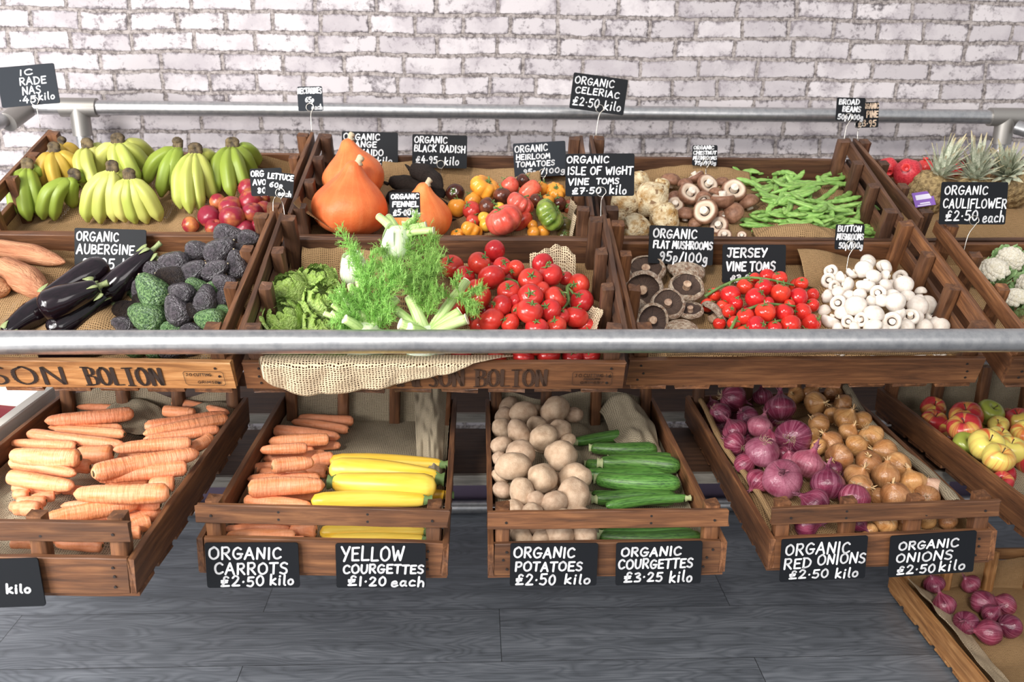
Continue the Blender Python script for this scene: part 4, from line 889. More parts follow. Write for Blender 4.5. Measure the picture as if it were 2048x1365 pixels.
def courg(key,z,data,label,meshes,group,hf):
    its=parse(data); lab=places([full(z,(a[0]+a[2])/2,(a[1]+a[3])/2) for a in its],2)
    for i,a in enumerate(its):
        M,q=longitem(key,z,a[0],a[1],a[2],a[3],a[4]*(1.18 if key=='P3' else 1.18),hf(i)); me,st=meshes[i%len(meshes)]
        compound('courgette',label+lab[i],'courgette',group,M,[('courgette_body',me),('stem',st)])
courg('P2','b','1545,505,890,490,85;1525,590,885,540,130;920,610,1520,640,138;1450,715,780,730,95;1585,685,1000,690,70;1450,905,830,915,85;1440,945,880,955,62;1440,830,850,840,95','yellow courgette, ',YELS,'yellow courgettes',lambda i:[.04,.055,.06,.05,.03,.028,.024,.03][i])
courg('P3','c','690,370,1110,325,66;790,405,1165,410,78;755,500,1010,505,70;900,445,1270,460,52;845,495,1310,520,95;760,560,1240,565,90;825,590,1300,610,100;790,680,1100,685,62;810,710,1290,710,86;1335,705,870,755,58;850,930,1425,925,78;860,905,1385,900,50;1300,820,860,830,80;840,870,1330,870,70','green courgette beside the potatoes, ',COURS,'green courgettes',lambda i:[.03,.045,.03,.035,.06,.035,.065,.03,.045,.055,.03,.035,.03,.03][i])
# ---- potatoes
pt_=fillup(parse('285,130,125;380,200,145;455,180,80;560,185,165;675,210,100;250,290,120;260,220,110;350,315,145;460,270,110;600,310,140;495,340,165;240,390,110;360,435,175;600,450,200;310,520,190;490,585,185;680,590,185;250,655,115;370,670,160;675,690,195;560,725,145;450,720,115;330,770,120;435,790,120;230,570,95;235,470,90;590,930,150;365,930,130;740,930,150;480,945,110;630,350,90;460,870,120;300,860,130;600,840,140;720,820,130'),14,17)
pl=pile('P3','c',pt_,.045,.02,(*full('c',440,480),130,170),.75)
put_round('P3',pl,lambda i:[('potato_body',POTS[i%5])],lambda i:'potato in the heap beside the green courgettes,','potato','potatoes',lambda i,W:rv(.5)+UP*.9,name='potato',scale=lambda i:(1.06,1.06,1.06))
# ---- onions
ro=parse('250,130,175;115,120,80;180,215,130;540,165,185;340,220,130;415,280,165;265,300,150;265,380,140;415,440,205;615,340,215;700,500,200;550,590,240;390,600,150;815,620,205;305,490,130;740,740,190;975,700,180;600,480,120;690,860,170;1010,860,110;860,520,100;430,100,120;480,360,120;560,440,100')
bo=parse('745,140,145;630,90,100;690,60,110;850,80,110;910,140,110;765,260,130;855,210,110;920,230,145;1020,240,115;730,330,95;940,310,115;840,370,135;1075,335,150;990,390,140;1155,425,150;880,470,165;1060,490,150;1230,510,165;760,400,110;990,580,155;1160,570,165;1335,615,165;1010,640,160;1200,690,180;1400,700,150;1580,650,150;1130,690,100;1300,680,90;1160,845,145;1060,890,90;1290,850,130;1530,840,110;1400,830,120')
ro=fillup(ro,10,4); bo=fillup(bo,14,5)
pl=pile('P4','d',ro+bo,.045,.03,(*full('d',750,450),260,180),.82)
a=pl[:len(ro)]; b=pl[len(ro):]
put_round('P4',a,lambda i:[('onion_body',ONI['q' if i in(8,10,11,5) else 'r'][i%3]),('dry_neck',ONN['r'][i%4]),('roots',ONR[i%2])],lambda i:('large ' if ro[i][2]>195 else '')+'red onion beside brown onions,','onion','red onions',lambda i,W:rv(.8)+UP*.5,name='red_onion')
put_round('P4',b,lambda i:[('onion_body',ONI['p' if i==25 else 'b'][i%3 if i!=25 else 0]),('dry_neck',ONN['b'][i%4]),('roots',ONR[i%2])],lambda i:('pale flaky' if i in(7,25) else 'brown')+' onion beside red onions,','onion','brown onions',lambda i,W:rv(.8)+UP*.5 if i!=25 else Vector((-.5,0,.9)),name='brown_onion')
# ---- apples, small red onions
ap=fillup(parse('1440,175,145,r;1450,255,150,r;1635,230,190,r;1630,310,195,r;1560,370,150,g;1740,410,205,y;1710,490,185,y;1765,220,160,g;1830,275,120,y;1830,350,140,y;1850,540,140,d;1840,610,130,r;1900,430,180,y;1950,250,170,r;1990,340,170,y;2000,480,180,r'),6,9)
pl=pile('P5','d',ap,.03,.02,None,.8)
put_round('P5',pl,lambda i:[('apple_body',APPS[ap[i][3]]),('stalk',APST)],lambda i:{'r':'red-striped','g':'green','y':'yellow and red','d':'deep red'}[ap[i][3]]+' apple at the right edge,','apple','apples',lambda i,W:UP*.9+TOCAM(W)*.45+rv(.35),name='apple')
so_=parse('1680,345,85;1720,430,95;1880,420,100;1810,505,100;1915,470,85;1905,545,105;1830,345,80;1990,520,100;1970,430,90'); pl=pile('Q','e',so_,.0,.02,None,.8)
put_round('Q',pl,lambda i:[('onion_body',ONI['r'][i%3]),('dry_neck',ONN['r'][i%4])],lambda i:'small red onion in the floor crate,','onion','small red onions',lambda i,W:Vector((-.6,-.1,.5))+rv(.5),name='small_red_onion')

# ================================================================== lettuces, fennel, vines
def lettuce_mesh(seed,frill):
    g=Geo(); r=random.Random(seed); N=15
    for k in range(N):
        a=k*2.399; s0=k/N; wdt=1.0+.35*s0
        rows=[];nu=17
        for s in np.linspace(0,1,16):
            row=[]
            for t in np.linspace(-1,1,nu):
                ph=-1.3+s*(2.55-.75*s0**1.5); R=.62+.40*s0
                w_=wdt*math.sin(math.pi*(.10+.83*s)**.8); ang=a+t*w_/max(.45,math.cos(ph)*1.1)*.75
                cr=.055*noise.noise((t*3.0+k*3,s*4.5,seed))+.022*noise.noise((t*8+k,s*12,seed+2))
                e=(.02+frill*.10)*s*abs(t)**1.6*math.sin(t*9+s*13+k); curl=(.10+.08*frill)*s0*max(0,s-.7)*3
                rad=(R+cr)*math.cos(ph)+.07*abs(t)**2*s0+e+curl; z=(R+cr)*math.sin(ph)*1.05+.1*s+e*.6-curl*.3
                row.append((rad*math.cos(ang),rad*math.sin(ang),z))
            rows.append(row)
        g.grid(np.array(rows))
    return g.build('lettuce_head',LETT)
LM=[lettuce_mesh(1,.1),lettuce_mesh(2,.4),lettuce_mesh(3,.9)]
LET=[(370,570,235,'loose lettuce head beside the crate end, behind the front one',0,.085,(-.3,-.2,.9)),(335,745,255,'round lettuce head in the front left corner of its crate',0,.07,(-.2,-.5,.85)),(545,520,230,'dark-leaved lettuce head at the back, beside the burlap',0,.075,(.1,-.2,1)),(585,640,255,'frilly pale lettuce head partly under the fennel fronds',2,.10,(.0,-.5,.9)),(570,790,240,'frilly lettuce head at the front beside the fennel bulb',2,.075,(.1,-.5,.9)),(380,930,220,'lettuce head at the front edge below the tube rail',1,.05,(0,-.3,1)),(620,950,220,'lettuce head at the front edge next to the fennel',2,.05,(0,-.3,1))]
for (x,y,d,lb,k,h,up) in LET:
    p=at('B',*full('6',x,y),h); W=world('B',p); r=d*1.12/2/3.1015*depth(W)/F; SPHERES['B'].append((p.x,p.y,p.z,r*.9))
    thing('lettuce',lb,'lettuce',upframe(W,up,random.random()*6,(r,r,r)),'lettuces',LM[k])
class Hair:
    """many thin three-sided strands in one mesh"""
    def __init__(s): s.v=[];s.f=[]
    def strand(s,a,b,r0,r1):
        d=b-a; l=np.linalg.norm(d)+1e-9; d=d/l; n=np.cross(d,[.3,.5,.81]); n/=np.linalg.norm(n)+1e-9; m=np.cross(d,n); k=len(s.v)
        for p,r in ((a,r0),(b,r1)):
            for t in (0,2.0944,4.1888): s.v.append(p+r*(math.cos(t)*n+math.sin(t)*m))
        s.f+=[(k,k+1,k+4,k+3),(k+1,k+2,k+5,k+4),(k+2,k,k+3,k+5)]
    def build(s,name,mat): return mesh(name,s.v,s.f,mat,None,True)
def frond(hair,path,w,rr,dens=1.0):
    """feathery leaf along a path (world metres, relative)"""
    pts=catmull(path,int(16*dens)); T_=np.gradient(pts,axis=0); n=len(pts)
    for i in range(n-1): hair.strand(pts[i],pts[i+1],.0012*(1-i/n)+.0005,.0012*(1-(i+1)/n)+.0005)
    for i in range(3,n):
        s=i/n; t=T_[i]/np.linalg.norm(T_[i])
        for k in range(3):
            d=np.array([rr.gauss(0,1) for _ in range(3)]); d-=t*(d@t)*.6; d/=np.linalg.norm(d); d=d*.85+t*.65
            L=w*(.45+.55*math.sin(math.pi*min(1,s*.9+.1)))*rr.uniform(.6,1.1); b=pts[i]; m=6
            pv=b
            for j in range(1,m+1):
                q=b+d*L*j/m+np.array([0,0,.012])*(j/m)**2*rr.uniform(-1,1); hair.strand(pv,q,.00055,.00045)
                for e in range(3):
                    dd=np.array([rr.gauss(0,1) for _ in range(3)]); dd/=np.linalg.norm(dd); dd=dd*.9+d*.9
                    hair.strand(pv,pv+dd*L*.34*rr.uniform(.6,1.2),.00040,.00022)
                pv=q
def fennel(key,base,dpx,label,stalks,fronds,h,flat=.62,up=None,seed=0):
    """stalks: list of zoom-6 end points (x,y,width); fronds: lists of zoom-6 points"""
    p=at(key,*full('6',*base),h); W=world(key,p); dep=depth(W); r=dpx/2/3.1015*dep/F; SPHERES[key].append((p.x,p.y,p.z,r*.8))
    o=thing('fennel',label,'fennel',T(W),'fennel bulbs'); rr=random.Random(seed)
    ends=[]
    for (x,y,w_,dd) in stalks:
        u,v=full('6',x,y); ends.append((CAM+ray(u,v)*(dep+dd)-W,w_*1.35/2/3.1015*dep/F))
    U=Vector(up) if up else (sum((e for e,_ in ends),Vector())/max(1,len(ends))).normalized()
    g=Geo(); M=upframe((0,0,0),U,.6,(r,r*.8,r*1.05))
    g.lathe([(0,-1),(.3,-.98),(.7,-.75),(1,-.2),(.92,.35),(.62,.8),(.4,1.05),(0,1.1)],36,20,lambda P,th,t:(P[0]*(1+.05*math.sin(4*th+t*2)),P[1]*(1+.05*math.cos(3*th)),P[2]),M=M)
    for k in range(4):   # overlapping sheaths
        a=k*1.57+.4; rows=[]
        for s in np.linspace(0,1,10):
            rad=1.04*math.sin(.35+s*1.9)*(1-.25*s)+.03
            rows.append([tuple(M.to_3x3()@Vector((rad*math.cos(a+t*.75*(1-.5*s)),rad*math.sin(a+t*.75*(1-.5*s)),-.85+2.05*s))) for t in np.linspace(-1,1,9)])
        g.grid(np.array(rows))
    link('bulb',g.build('bulb',FENB),o)
    for (e,rs) in ends:
        A=U*r*.55; g=Geo(); mid=A.lerp(e,.5)+U*r*.12
        pts=catmull([A,mid,e],12); g.tube(pts,np.linspace(rs*1.25,rs*.95,12),12,flat=.85); st_=link('stalk',g.build('stalk',FENS),o)
        dr=(Vector(pts[-1])-Vector(pts[-2])).normalized(); g=Geo(); g.tube(np.array([pts[-1]-np.array(dr)*.0003,np.array(pts[-1])+np.array(dr)*.0012]),rs*.88,12); link('cut_end',g.build('cut_end',CUT),st_)
    if fronds:
        H=Hair()
        for (pl_,wz,dn) in fronds:
            path=[]
            for j,(x,y) in enumerate(pl_):
                u,v=full('6',x,y); path.append(np.array(CAM+ray(u,v)*(dep-.01-.02*j*rr.uniform(.2,1))-W))
            if len(path)==2: path.insert(1,(path[0]+path[1])/2+np.array([rr.gauss(0,.006),0,.004]))
            frond(H,path,wz/3.1015*dep/F,rr,dn)
        link('fronds',H.build('fronds',FROND),o)['kind']='stuff'
    return o
fennel('B',(770,440),185,'round fennel bulb at the back beside the burlap liner',[(745,370,45,.0)],[],.09,up=(-.1,-.3,1),seed=1)
fennel('B',(1040,285),225,'fennel standing tallest, cut stalks in front of the squash',[(925,105,42,.02),(985,110,42,.03),(1150,115,36,0),(1215,160,44,-.03),(1262,190,40,-.04)],
  [([(1080,250),(1120,200),(1150,90)],60,1.),([(1100,260),(1180,220),(1130,170)],75,1.1),([(1120,320),(1220,280),(1270,240)],85,1.2),([(1100,360),(1200,340),(1290,330)],85,1.2),([(1060,350),(1120,300),(1090,180)],80,1.2),([(1080,420),(1180,420),(1260,410)],95,1.2),([(1020,420),(960,400),(930,420)],80,1.1),([(1060,480),(1140,500),(1220,480)],95,1.2),([(1090,430),(1200,470),(1300,430)],80,1.1),([(1010,330),(960,300),(930,330)],60,1.),([(1080,470),(1050,420),(1000,380)],90,1.2)],.17,up=(.05,-.35,1),seed=2)
fennel('B',(850,900),270,'front fennel bulb with most feathery fronds, beside the lettuces',[(690,570,34,.0),(745,530,32,.02),(797,500,34,.03),(590,705,30,-.02),(632,703,30,-.02),(640,655,28,0),(712,740,50,-.05),(1035,615,46,.0)],
  [([(830,640),(790,400),(690,190)],75,1.6),([(800,560),(800,400),(760,290)],65,1.3),([(850,560),(870,450),(885,330)],45,1.2),([(840,700),(860,560),(850,440)],90,1.4),([(820,760),(740,680),(640,590)],80,1.3),([(830,780),(760,740),(650,760)],80,1.3),([(860,760),(850,640),(800,560)],100,1.4),([(880,780),(940,640),(930,500)],95,1.4),([(900,720),(980,560),(1000,420)],100,1.4),([(870,820),(780,820),(700,790)],80,1.2),([(900,820),(960,740),(980,660)],80,1.2),([(850,680),(770,640),(700,560)],80,1.2),([(900,600),(1000,520),(1060,440)],95,1.3),([(860,840),(900,760),(890,660)],90,1.2)],.075,up=(-.05,-.45,1),seed=3)
fennel('B',(1220,920),270,'front fennel bulb with thick bare stalks fanning out beside the tomatoes',[(1115,605,56,.0),(1055,770,60,-.05),(1112,800,62,-.06),(1467,505,50,.03),(1425,695,58,-.02),(1468,740,60,-.04),(985,650,46,.02)],
  [([(1200,760),(1200,600),(1185,440)],70,1.3),([(1200,700),(1130,560),(1070,480)],80,1.3),([(1210,640),(1230,540),(1240,420)],80,1.3),([(1220,740),(1260,640),(1290,540)],65,1.4),([(1380,620),(1330,580),(1300,590)],45,1.),([(1390,610),(1450,610),(1530,650)],55,1.),([(1420,580),(1400,520),(1420,470)],40,1.),([(1400,600),(1480,660),(1520,700)],60,1.),([(1420,590),(1500,560),(1560,540)],60,1.),([(1190,620),(1140,520),(1150,380)],95,1.4),([(1210,560),(1250,450),(1290,360)],85,1.3)],.075,up=(.05,-.45,1),seed=4)
VINE=GREEN_M
def vine(key,z,pts,h,label,r=.0032,side=6):
    P=[world(key,at(key,*full(z,x,y),h+dh)) for x,y,dh in pts]; g=Geo(); rr=random.Random(len(pts)*7+int(pts[0][0])); c=catmull([tuple(p) for p in P],24); g.tube(c,np.linspace(r*1.2,r*.8,24),8)
    for k in range(side):
        i=3+int(k*20/side); a=c[i]; d=np.array([rr.gauss(0,1),rr.gauss(0,1),rr.gauss(0,.5)]); d/=np.linalg.norm(d); d[2]=-abs(d[2])*.8
        g.tube(catmull([a,a+d*.012,a+d*.024+np.array([0,0,-.004])],6),np.array([r*.8,r*.7,r*.7,r*.9,r*.8,r*.6]),6)
    o=thing('tomato_vine',label,'tomato vine',None,'tomato vines',g.build('tomato_vine',VINE)); return o
vine('C','8',[(650,600,0),(760,535,.02),(900,485,.03),(1050,495,.03),(1200,530,.01)],.07,'green vine stem arching along the back of the small tomatoes')
vine('C','8',[(810,805,0),(870,710,.01),(1000,650,.02),(1110,650,.02),(1210,660,.01)],.085,'green vine stem across the middle of the small tomatoes')
vine('C','8',[(830,810,0),(960,765,.012),(1080,755,.012),(1195,735,.01)],.075,'green vine stem nearest the tube rail among the small tomatoes')
vine('B','7',[(650,490,0),(720,510,.01),(770,560,.01)],.10,'short green stem between the upper big tomatoes',.0034,3)
vine('B','7',[(1110,510,0),(1040,540,.01),(1045,630,.0),(1000,680,0)],.085,'green stem between big tomatoes nearest the crate end',.0036,4)
vine('B','7',[(870,730,0),(930,790,.005),(1010,770,.0),(1040,720,0)],.085,'green stem in front of the big tomatoes above the tube rail',.0036,4)

# ================================================================== burlap
def liner(key,rise,mat,label,top=.0,seed=0,bul=1.0):
    """cloth lying in the crate and climbing its sides; it follows what lies on it"""
    K=CR[key]; hx,dy=K['hx']-.017,K['dy']; S=np.array(SPHERES[key]) if SPHERES[key] else np.zeros((0,4))
    l,r,f,b=rise; st=.0085
    A=np.arange(-hx-l,hx+r+st,st); B=np.arange(.017-f,dy-.017+b+st,st)
    rows=[];uvs=[]
    for bb in B:
        row=[];uv=[]
        for aa in A:
            x=min(max(aa,-hx),hx); y=min(max(bb,.017),dy-.017); ox=abs(aa-x); oy=abs(bb-y)
            ox*=.8+.4*noise.noise((bb*7,seed,1)); oy*=.8+.4*noise.noise((aa*7,seed,2))
            z=.0125+.003*(1+noise.noise((aa*14,bb*14,seed)))
            if len(S):
                d2=(S[:,0]-x)**2+(S[:,1]-y)**2; wgt=np.exp(-d2/(2*(S[:,3]*.9)**2)); bot=np.clip(S[:,2]-S[:,3]*1.0-.004,0,None)
                z=max(z,z+bul*float((wgt*bot).sum()/(wgt.sum()+.35))-.002)
            up=max(ox,oy)+min(ox,oy)*.3
            wr=.006*noise.noise((aa*22,bb*22,seed+3))*min(1,up*25)
            if ox>0: x-=math.copysign(abs(wr),aa)
            if oy>0: y+=abs(wr) if bb<.1 else -abs(wr)
            z=max(z,.0125+up) if up>0 else z
            row.append((x,y,z)); uv.append((aa,bb))
        rows.append(row);uvs.append(uv)
    g=Geo(); g.grid(np.array(rows),uscale=uvs); me=g.build('burlap_liner',mat)
    o=thing('burlap_liner',label,'burlap cloth',K['M'],'burlap liners',me); return o
L_={}
L_['B']=liner('B',(.03,.05,.045,.0),BUR,'burlap lining the crate of lettuce, fennel and red tomatoes',seed=1)
L_['A']=liner('A',(.04,.05,.05,.03),BUR,'burlap under the aubergines and avocados',seed=2)
L_['C']=liner('C',(.02,.03,.058,.005),BUR,'burlap under the flat mushrooms and white mushrooms',seed=3)
L_['D']=liner('D',(.02,.02,.03,.05),BUR,'burlap under the cauliflowers',seed=4)
L_['E']=liner('E',(.06,.08,.03,.01),BUR,'burlap under the squashes and heirloom tomatoes',seed=5)
L_['F']=liner('F',(.02,.02,.03,.0),BUR,'burlap under the celeriac, chestnut mushrooms and broad beans',seed=6)
L_['G']=liner('G',(.02,.02,.03,.04),BUR,'burlap under the pineapples',seed=7)
L_['I']=liner('I',(.05,.02,.03,.06),BUR,'burlap under the bananas and nectarines',seed=8)
L_['P1']=liner('P1',(.03,.02,.05,.10),BURG,'burlap under the heap of only carrots',seed=9)
L_['P2']=liner('P2',(.03,.03,.045,.12),BURG,'grey burlap under the carrots and yellow courgettes',seed=10)
L_['P3']=liner('P3',(.02,.03,.03,.11),BURG,'grey burlap under the potatoes and green courgettes',seed=11)
L_['P4']=liner('P4',(.065,.065,.06,.05),BUR,'burlap under the red and brown onions',seed=12)
L_['P5']=liner('P5',(.03,.03,.03,.22),BURG,'grey burlap behind and under the apples',seed=13)
L_['Q']=liner('Q',(.07,.03,.06,.13),BUR,'burlap in the floor crate of small red onions',seed=14)
def drape(key,edge,fn,mat,label,name='burlap_flap'):
    """edge cloth: fn(s,t) in crate coordinates, s along, t across"""
    S_=np.linspace(0,1,64);T_=np.linspace(0,1,26); rows=[];uv=[]
    for t in T_:
        rows.append([fn(s,t) for s in S_]); uv.append([(s*edge[0],t*edge[1]) for s in S_])
    g=Geo(); g.grid(np.array(rows),uscale=uv); o=thing(name,label,'burlap cloth',CR[key]['M'],None,g.build(name,mat))
    md=o.modifiers.new('thickness','SOLIDIFY'); md.thickness=.0012; return o
def flapB(s,t):
    x=-.345+.50*s; d=.092*max(.0,math.sin(math.pi*min(1,(s*1.0)**.58)))**.75*(1-.62*s) + .004*noise.noise((s*9,0,4))
    L=.036*(1-.75*s**5)+d; q=t*L
    fold=.006*math.sin(s*21+1.2)*min(1,q*14)+.004*noise.noise((s*14,t*3,2))*min(1,q*20)
    if q<.03: return (x,.022-.02*q/.03,CH+.001+.006*math.sin(q/.03*1.57)+.002*abs(noise.noise((s*10,1,1))))
    k=q-.03
    if k<.012: return (x,.002-.010*(k/.012),CH+.007-.003*(k/.012))
    k-=.012; return (x+.02*(s-.5)*k*4,-.009-abs(fold)-.0015-.06*k,CH+.004-k)
drape('B',(.5,.14),flapB,BURF,'pale open-weave burlap hanging over the front of the middle crate')
def cornerE(s,t):
    e=t*t*(3-2*t); x=-.366+.150*e*(1-.35*s)+.006*math.sin(s*8+t*4); y=.016+.17*s+.010*t; z=.142*(1-t)**1.2*(1-.45*s)+.024+.010*math.sin(s*7+t*5)
    return (x,y,z)
drape('E',(.24,.24),cornerE,BUR,'burlap corner pulled up over the crate end left of the squashes','burlap_corner')
def backB(s,t):
    x=-.335+.20*s; return (x,.437-.05*t-.006*math.sin(s*9),.066-.010*s+.004*noise.noise((s*7,0,9))-.05*t**1.4)
drape('B',(.2,.07),backB,BUR,'burlap flap along the back board behind the lettuces','burlap_edge')
def sideB(s,t):
    y=.05+.13*s; return (.335-.03*t-.008*math.sin(s*8),y,.085+.03*math.sin(math.pi*s)-.06*t+.005*noise.noise((s*9,t*3,2)))
drape('B',(.13,.08),sideB,BURF,'frayed burlap corner beside the big tomatoes and the crate posts','burlap_corner')
def sideB2(s,t):
    x=.20+.105*s; return (x,.37-.05*t-.01*math.sin(s*7),.082+.030*math.sin(math.pi*(.1+.8*s))**.8+.006*noise.noise((s*8,t*3,6))-.06*t**1.3)
drape('B',(.13,.08),sideB2,BURF,'burlap hump behind the big tomatoes near the crate corner','burlap_corner')
def sideE(s,t):
    y=.03+.16*s; return (.338-.012*t-.006*math.sin(s*9),y,.125-.03*s-.09*t+.006*noise.noise((s*9,t*3,5)))
drape('E',(.16,.1),sideE,BURF,'frayed burlap strip at the crate end right of the heirloom tomatoes','burlap_corner')
def rollC(s,t):
    x=-.30+.62*s; a=t*5.2+.4; r=.0075+.003*noise.noise((s*12,0,1)); sag=.006*math.sin(s*14)
    return (x,.020+r*math.cos(a)-.004,CH+.002+r+r*math.sin(a)+sag*.4)
drape('C',(.62,.05),rollC,BUR,'rolled burlap edge along the front board, below the white mushrooms','burlap_roll')
def foldF(s,t):
    x=.03+.23*s; y=.02+.075*t; return (x,y,.055+.035*math.sin(math.pi*s)**.7*math.sin(math.pi*(.15+.8*t))+.004*noise.noise((s*9,t*6,3)))
drape('F',(.2,.1),foldF,BUR,'folded burlap corner in front of the broad beans','burlap_fold')
def backE(s,t):
    x=-.2+.46*s; return (x,.440-.06*t-.012*math.sin(s*9),.058+.014*math.sin(s*6+1)+.008*noise.noise((s*7,0,9))-.045*t**1.5)
drape('E',(.46,.08),backE,BUR,'burlap bulging along the back board behind the black radishes','burlap_edge')
def backF(s,t):
    x=-.22+.32*s; return (x,.435-.07*t,.042+.024*math.sin(math.pi*s)-.045*t**1.6+.004*noise.noise((s*8,t,5)))
drape('F',(.3,.08),backF,BUR,'burlap bulge along the back board behind the chestnut mushrooms','burlap_edge')
def backC(s,t):
    x=.10+.24*s; return (x,.43-.10*t,.075-.035*s-.04*t**1.2+.006*math.sin(s*7+t*3))
drape('C',(.3,.12),backC,BUR,'burlap slope behind the white mushrooms, right of the vine tomato sign','burlap_edge')
def hangP2(s,t):
    x=.118+.085*s+.03*t*(1-s); y=.70-.30*t+.015*math.sin(s*6); z=.115*(1-t)**.9+.018+.018*math.sin(math.pi*s)+.008*noise.noise((s*6,t*8,2)); return (x,y,z)
drape('P2',(.13,.36),hangP2,BURG,'thick fold of grey burlap along the right of the carrot and yellow courgette crate','burlap_fold')
def hangP3(s,t):
    x=.075+.125*s+.04*t*(1-s); y=.73-.24*t-.07*s; z=.022+.085*math.sin(math.pi*(.12+.75*s))*(1-t)**.9+.012*s+.009*math.sin(t*9+s*5)+.013*noise.noise((s*4,t*5,8)); return (x,y,z)
drape('P3',(.13,.26),hangP3,BURG,'grey burlap fold rising behind the green courgettes','burlap_fold')
def hangP1(s,t):
    x=-.10+.31*s; y=.72-.10*t+.015*math.sin(s*8); z=.03+.050*abs(math.sin(s*5.2+.5))**.7*(1-t)+.010*noise.noise((s*9,t*4,3)); return (x,y,z)
drape('P1',(.34,.14),hangP1,BURG,'crumpled grey burlap behind the all-carrot heap','burlap_fold')
def rollP4(s,t):
    y=.10+.62*s; a=t*6.283; r=.011+.003*noise.noise((s*9,1,4)); x=.196-.03*s*0+.012*math.sin(s*7); return (x+r*math.cos(a),y,CH+.006+r*math.sin(a)-.01*math.sin(s*4)+.012*s)
drape('P4',(.62,.07),rollP4,BURG,'rolled burlap along the right board of the onion crate','burlap_roll')
def rollP4l(s,t):
    y=.04+.68*s; a=t*6.283; r=.0075+.002*noise.noise((s*9,1,6)); x=-.203+.006*math.sin(s*8); return (x+r*math.cos(a),y,CH+.002+r*math.sin(a))
drape('P4',(.68,.05),rollP4l,BUR,'rolled burlap along the left board of the onion crate','burlap_roll')
def flapQ(s,t):
    y=.02+.68*s; return (-.208+.085*t+.008*noise.noise((s*9,t*2,1)),y,.088-.055*t**.7+.006*noise.noise((s*12,t*3,7))+.004*math.sin(s*11))
drape('Q',(.68,.08),flapQ,BURF,'frayed burlap strip along the left board of the floor crate','burlap_strip')

